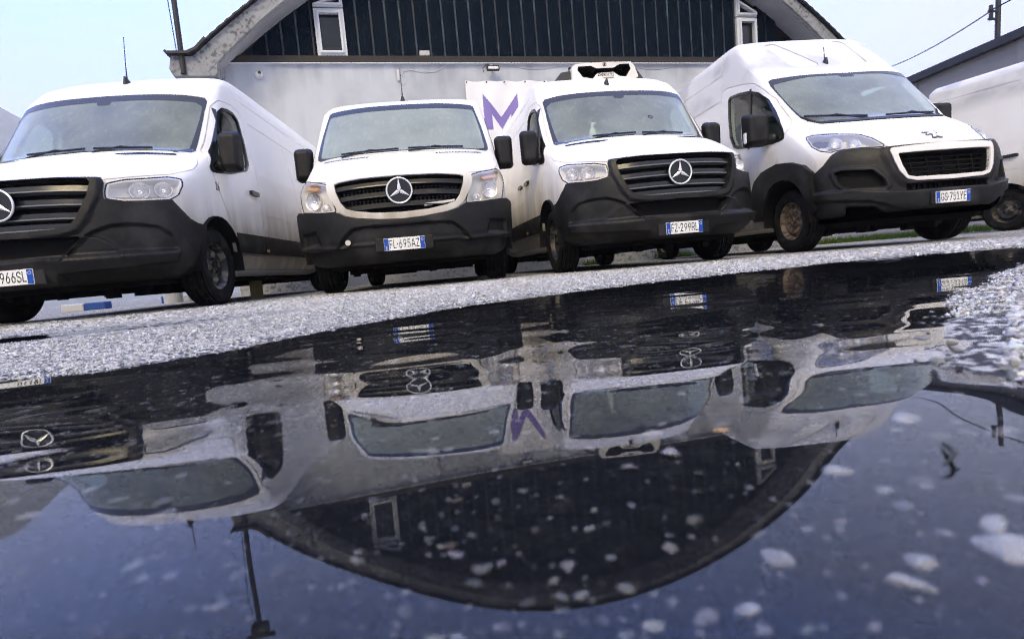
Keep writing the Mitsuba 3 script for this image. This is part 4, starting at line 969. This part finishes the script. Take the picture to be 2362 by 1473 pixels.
for k, pts in enumerate(([(392, 168), (390, 130), (432, 84), (494, 74), (494, 168)], [(905, 64), (926, 70), (970, 130), (975, 168), (928, 168)])):
    w_ = sg.Polygon([fz(*q) for q in pts])
    fp.append((f"side_cowl{'_001' if k else ''}", tri(ext(w_, 1.99, 2.58)), "trim_dark", 30))
t = meshkit.text_mesh("ZANOTTI", .034, .003, bold=True); t.apply_scale([.205 / (t.bounds[1][0] - t.bounds[0][0]), 1, 1]); t.apply_translation([-t.centroid[0], 0, 0])
cx, cz = fz(709, 121)
fp.append(("lettering", move(t, (cx + .07, 1.929, 2.29 + cz), FACE), "plate_black", False))
cx, cz = fz(707, 52)
em = unary_union([sg.box(-.022, -.02, .022, .02).difference(sg.box(-.016, -.014, .016, .014)), sg.Polygon([(-.012, -.012), (.004, -.012), (.012, .012), (-.004, .012)])])
fp.append(("badge", move(extrude(em, .003), (cx + .07, 1.929, 2.29 + cz), FACE), "trim_dark", False))
for s, d in shapes(fp): scene[f"cooling_unit__{s}"] = {**d, "to_world": M}
tag("cooling_unit", "white and black cooling unit on the roof of the refrigerated van", "cooling unit")
def local_box(key, mesh, bsdf, sm, label, category):
    d = mikit.ply(mesh, bsdf, smooth=sm); d["to_world"] = M; scene[key] = d; tag(key, label, category)
bz = NEW.wrap([-.32 / 1], [1.43])[0]
bt = move(revolve([(0, 0), (.036, 0), (.038, .01), (.038, .12), (.03, .15), (.012, .165), (.012, .185), (.018, .19), (.018, .205), (0, .205)], 24), (-.40, 1.12, 1.37))
local_box("spray_bottle", cat(bt, rbox((-.385, 1.12, 1.585), (.06, .02, .02), .008)), "lamp_white", 50, "white pump bottle on the dashboard of the refrigerated van", "bottle")
local_box("paper_sheet", rbox((-.02, 1.03, 1.378), (.36, .16, .012), .004), "paper", 30, "white papers lying behind the windscreen of the refrigerated van", "paper")
# ---------------------------------------------------------------- ground, puddle, stones
SHORE = [(-.80, 1.02), (-.632, 1.128), (-.49, 1.097), (-.411, 1.158), (-.276, 1.263), (-.141, 1.444), (.037, 1.633), (.344, 1.931), (.711, 2.062), (1.166, 2.224), (1.656, 2.305), (2.231, 2.401), (2.597, 2.341), (3.0, 2.25), (3.3, 2.0), (3.2, 1.75), (2.5, 1.50), (1.699, 1.138), (1.423, 1.011), (1.132, .836), (1.033, .807), (.651, .513), (.453, .343), (.438, .321), (.50, .295), (.9, .26), (1.2, .0), (.9, -.5), (.2, -.8), (-.5, -.7), (-1.0, -.2), (-1.2, .5)]
CRACK = [(-2.6, 3.1), (-1.595, 2.93), (-1.158, 2.86), (-.862, 2.75), (-.584, 2.67), (-.50, 2.60), (-.75, 2.54), (-.96, 2.46), (-1.15, 2.36), (-1.36, 2.30), (-2.3, 2.4)]
shore, crack = sg.Polygon(SHORE).buffer(.03).buffer(-.03), sg.Polygon(CRACK)
def height(x, y):
    x, y = np.asarray(x, float), np.asarray(y, float)
    p = shapely.points(x, y)
    def signed(poly): return shapely.distance(p, poly.exterior) * np.where(shapely.contains(poly, p), -1, 1)
    q = np.stack([x, y, 0 * x], -1)
    d = np.minimum(signed(shore), signed(crack) * 1.6 + .02) + .05 * (meshkit.fbm(q * 9, 4, 3) - .5)
    wedge = np.clip((x - .42 - .55 * (y - .3)) / .15, 0, 1) * np.clip((x - .3) / .2, 0, 1) * (y < 1.4)
    z = np.where(d > 0, np.minimum(.006, .09 * d), np.maximum(-.022, .10 * d * (1 + .6 * np.clip(-d, 0, 1))))
    z = z + (meshkit.fbm(q * 55, 3, 9) - .5) * np.where(d > 0, .0045, .006) + (meshkit.fbm(q * 5, 3, 12) - .5) * np.where(d > 0, .004, .008)
    far = np.clip((np.hypot(x, y) - 3.2) / 2.0, 0, 1)
    return z * (1 - far) + far * (.002 + (meshkit.fbm(q * 40, 2, 9) - .5) * .003)
def ground_fn(p, n, uv):
    sp = nz(p.x * 130, p.y * 130, 3.0); s2 = nz(p.x * 320, p.y * 320, 8.0)
    stone = smst(.42, .70, .65 * sp + .35 * s2)
    big = fbm(p.x * .9, p.y * .9, 0, 4)
    dry = mix((.035, .033, .030), mix((.54, .53, .49), (.36, .35, .32), big), stone)
    bed = mix((.004, .0036, .0032), (.016, .0135, .011), smst(.60, .85, .6 * sp + .4 * s2))
    wet = smst(.003, -.004, p.z)
    return mix(dry, bed, wet)
scene["gravel_ground"] = principled(mikit.proc(ground_fn), 0.75, specular=0.3)
ang = np.concatenate([np.arange(-66, 66, .2), np.arange(66, 294, 3.0)]); na = len(ang)
rad = np.concatenate([[.03], .06 * 1.0125 ** np.arange(400)]); rad = rad[rad < 7.5]; rad = np.concatenate([rad, np.geomspace(7.6, 900, 60)])
AA, RR = np.meshgrid(np.radians(ang) + YAW, rad)
gx, gy = (RR * np.sin(AA)).ravel(), (RR * np.cos(AA)).ravel()
gz = height(gx, gy)
nr_ = len(rad); i, j = np.meshgrid(np.arange(nr_ - 1), np.arange(na), indexing="ij"); j2 = (j + 1) % na
a, b, c, d = (i * na + j).ravel(), (i * na + j2).ravel(), ((i + 1) * na + j2).ravel(), ((i + 1) * na + j).ravel()
V = np.c_[gx, gy, gz]; F = np.vstack([np.c_[a, c, b], np.c_[a, d, c]])
ci = len(V); V = np.vstack([V, [0, 0, float(height([0], [0])[0])]]); jj = np.arange(na); F = np.vstack([F, np.c_[np.full(na, ci), jj, (jj + 1) % na]])
nrm = np.cross(V[F[:50, 1]] - V[F[:50, 0]], V[F[:50, 2]] - V[F[:50, 0]])[:, 2].mean()
if nrm < 0: F = F[:, ::-1]
add("ground", trimesh.Trimesh(V, F, process=False), "gravel_ground", True, "wet gravelly asphalt of the yard", None, None, "structure")
# water: one sheet at height zero, with tiny ripples
wx, wy = np.arange(-2.7, 3.4, .012), np.arange(-.9, 3.2, .012)
WX, WY = np.meshgrid(wx, wy, indexing="ij")
def ripple(x, y):
    z = 0 * x
    rg = np.random.default_rng(4)
    for k in range(14):
        th = rg.normal(1.45, .35); L = rg.uniform(.05, .22); ph = rg.uniform(0, 6.28)
        z = z + L * .0005 * np.sin((x * math.cos(th) + y * math.sin(th)) * math.tau / L + ph)
    m = np.clip((np.hypot(x, y) - .25) / .6, .25, 1) * (1.25 - .85 * np.clip((np.hypot(x, y) - .75) / .7, 0, 1)) * (.45 + .9 * meshkit.fbm(np.stack([x * 2, y * 2, 0 * x], -1), 2, 6))
    return z * m
wz = ripple(WX, WY)
keep = shapely.contains(unary_union([shore.buffer(.16), crack.buffer(.14)]), shapely.points(WX, WY))
m_ = len(wy); I = (np.arange(len(wx) - 1)[:, None] * m_ + np.arange(m_ - 1)).ravel(); I = I[keep.ravel()[I]]
F = np.vstack([np.c_[I, I + m_, I + m_ + 1], np.c_[I, I + m_ + 1, I + 1]])
u_, inv = np.unique(F, return_inverse=True); V = np.c_[WX.ravel(), WY.ravel(), wz.ravel()][u_]
scene["water"] = {"type": "dielectric", "int_ior": 1.333}
add("puddle", trimesh.Trimesh(V, inv.reshape(-1, 3), process=False), "water", True, "shallow still puddle mirroring the vans and the hall", None, None, "structure")
# stones
def stone_set(seed, k=16, npt=13, round_=0):
    """angular pebbles: hulls of points on flattened balls"""
    rg = np.random.default_rng(seed); out = []
    for _ in range(k):
        p = rg.normal(size=(npt, 3)); p /= np.linalg.norm(p, axis=1, keepdims=True)
        p = p * rg.uniform(.82, 1.1, (npt, 1)) * np.array([1, rg.uniform(.6, .95), rg.uniform(.4, .75)])
        h = trimesh.Trimesh(p).convex_hull
        if round_:
            h = h.subdivide_loop(2); v = h.vertices
            h = trimesh.Trimesh(v * 1.15 * (1 + .22 * (meshkit.fbm(v * 2.6 + rg.uniform(0, 50, 3), 3, 5) - .5)[:, None]), h.faces, process=False)
        out.append((np.array(h.vertices), np.array(h.faces)))
    return out
def scatter(xs, ys, size, seed, sink=.35, round_=0, npt=13, rust=.025):
    """stones as one mesh with a tone of its own for each"""
    st = stone_set(seed, npt=npt, round_=round_); rg = np.random.default_rng(seed + 1)
    VV, FF, CC, at = [], [], [], 0
    z0 = height(xs, ys)
    which = rg.integers(0, len(st), len(xs)); a = rg.uniform(0, math.tau, len(xs)); tl = rg.normal(0, .2, (len(xs), 2))
    tone = np.clip(rg.beta(2.2, 1.6, len(xs)), .12, 1)[:, None] * np.array([[1, .985, .93]]) * (1 + rg.normal(0, .03, (len(xs), 3)))
    tone[rg.random(len(xs)) < rust] *= np.array([.8, .62, .44])
    for k, (v, f) in enumerate(st):
        m = which == k
        if not m.any(): continue
        c, s = np.cos(a[m])[:, None], np.sin(a[m])[:, None]; S = size[m][:, None]
        X = (v[:, 0] * c - v[:, 1] * s) * S; Y = (v[:, 0] * s + v[:, 1] * c) * S; Z = v[:, 2] * S + X * tl[m, :1] + Y * tl[m, 1:]
        P = np.stack([X + xs[m][:, None], Y + ys[m][:, None], Z + (z0[m] + size[m] * (.5 - sink) * .5)[:, None]], -1)
        n = m.sum(); VV.append(P.reshape(-1, 3)); FF.append((f[None] + (np.arange(n) * len(v))[:, None, None]).reshape(-1, 3) + at); at += n * len(v)
        CC.append(np.repeat(np.clip(tone[m], 0, 1), len(v), 0))
    return np.vstack(VV), np.vstack(FF), np.vstack(CC)
def add_stones(key, parts, bsdf, label, scale=1.0):
    at, V, F, C = 0, [], [], []
    for v, f, c in parts:
        V.append(v); F.append(f + at); C.append(c * scale); at += len(v)
    scene[key] = mikit.ply((np.vstack(V), np.vstack(F)), bsdf, smooth=False, color=np.vstack(C))
    tag(key, label, None, None, "stuff")
scene["stone"] = principled({"type": "mesh_attribute", "name": "vertex_color"}, 0.6, specular=0.35)
scene["pale_stone"] = principled(mikit.proc(lambda p, n, uv: mix((.46, .44, .40), (.24, .22, .19), smst(.4, .75, fbm(p.x * 90, p.y * 90, p.z * 90, 3)))), 0.5, specular=0.4)
rg = np.random.default_rng(21)
def polar(n, r0, r1, a0, a1, pw=.5):
    r = r0 * (r1 / r0) ** rg.random(n); t = np.radians(rg.uniform(a0, a1, n)) + YAW
    return r * np.sin(t), r * np.cos(t)
# loose gravel on the dry strip
x, y = polar(125000, .95, 6.0, -47, 45)
p = shapely.points(x, y); dry = ~shapely.contains(unary_union([shore.buffer(-.01), crack.buffer(.02)]), p); x, y = x[dry], y[dry]
near = shapely.contains(crack.buffer(.22), shapely.points(x, y))
sz = np.where(near, .5, 1) * np.minimum(rg.gamma(2.0, .00085, len(x)) + .0011, .0075) * np.clip(np.hypot(x, y) / 2.0, .8, 2.0)
add_stones("gravel", [scatter(x, y, sz, 31, npt=8)], "stone", "loose pale gravel between the puddle and the vans", .85)
# gravel breaking through the water on the right
n = 4200
t = rg.random(n); bx_ = .44 + t * 1.3; by_ = .31 + t * .85; off = np.abs(rg.normal(0, 1, n)) * (.05 + .16 * t)
x = bx_ + off * .62 - .03 * t; y = by_ - off * .78
sz = np.clip(rg.gamma(2.5, .0022, n) * (.6 + .4 * t) + .0012, 0, .0085)
# pebbles on the bed
x2, y2 = polar(2100, .16, 2.4, -50, 50); p = shapely.points(x2, y2); wetm = shapely.contains(shore, p); x2, y2 = x2[wetm], y2[wetm]
sz2 = np.clip(rg.gamma(1.3, .0022, len(x2)) + .0006, 0, .011) * np.clip(np.hypot(x2, y2) / .5, .55, 1.3)
x3, y3 = polar(4500, .55, 2.4, -50, 50); wetm = shapely.contains(shore, shapely.points(x3, y3)); x3, y3 = x3[wetm], y3[wetm]
x2, y2, sz2 = np.concatenate([x2, x3]), np.concatenate([y2, y3]), np.concatenate([sz2, rg.gamma(2, .0012, len(x3)) + .001])
add_stones("wet_gravel", [scatter(x, y, sz, 41, .2, rust=0)], "stone", "wet gravel breaking through the water at the right edge", .62)
add_stones("pebbles", [scatter(x2, y2, sz2, 43, .45, npt=16)], "stone", "small beige pebbles on the bed of the puddle", .28)
BIG = [(.232, .160, .017, "large white stone at the lower right picture corner"), (.197, .167, .010, "flat pale stone left of the large white corner stone"), (.178, .156, .010, "rounded white stone at the bottom edge near the right corner"),
    (.150, .190, .008, "pale chipped stone under the water right of the dark reflection"), (.118, .168, .006, "small white stone at the bottom edge right of the dark reflection"), (.172, .312, .011, "bright angular stone in the tip of the dark reflection"),
    (.330, .290, .014, "broad pale stone under the water near the right edge"), (.232, .250, .012, "pale broken stone under the water below the tall van's reflection"), (.245, .178, .010, "white stone touching the large corner stone from behind")]
for k, (x, y, s, lab) in enumerate(BIG):
    v, f, _ = scatter(np.array([x]), np.array([y]), np.array([s]), 60 + k, .15, 1, 18); m = (v, f)
    add(f"pebble{'_%03d' % k if k else ''}", m, "pale_stone", True, lab, "stone")
scene["twig_bark"] = principled((.02, .025, .015), .6)
scene["amber_leaf"] = principled((.55, .26, .04), .6)
LEAF = (.2205, .3325)
tw = [(x, y, .0015 + .003 * math.sin(k * .5)) for k, (x, y) in enumerate([(0.2925, 0.2362), (0.2882, 0.2303), (0.2837, 0.2249), (0.2781, 0.2183), (0.2692, 0.2124), (0.2603, 0.2097)])]
add("twig", cat(tube(tw, [.0006, .0011, .0014, .0013, .0010, .0005], 6), tube([tw[3], (0.2789, 0.2154, .004)], [.0009, .0004], 5)), "twig_bark", True, "thin curled dark twig floating near the right edge of the puddle", "twig")
lf = sg.Point(0, 0).buffer(.0058, 8); lm = cs(affinity.scale(lf, 1, .7)).extrude(.0006).refine_to_length(.002).to_mesh()
lv = np.array(lm.vert_properties[:, :3], float); lv[:, 2] += 18 * lv[:, 0] ** 2
lx, ly = LEAF
add("fallen_leaf", trimesh.Trimesh(lv + [lx, ly, float(height([lx], [ly])[0]) + .004], np.array(lm.tri_verts), process=False), "amber_leaf", True, "small orange leaf on the puddle bed above the dark gable reflection", "leaf")
# ---------------------------------------------------------------- thin air haze over the valley
scene["air"] = {"type": "homogeneous", "albedo": rgb(.95, .95, .95), "sigma_t": 0.00045}
scene["haze"] = {"type": "cube", "to_world": T().translate([0, 0, 320]).scale([3600, 3600, 321.5]), "bsdf": {"type": "null"}, "interior": {"type": "ref", "id": "air"}}
scene["camera"]["medium"] = {"type": "ref", "id": "air"}
labels["haze"] = {"label": "thin valley haze in front of the hillside", "kind": "stuff"}
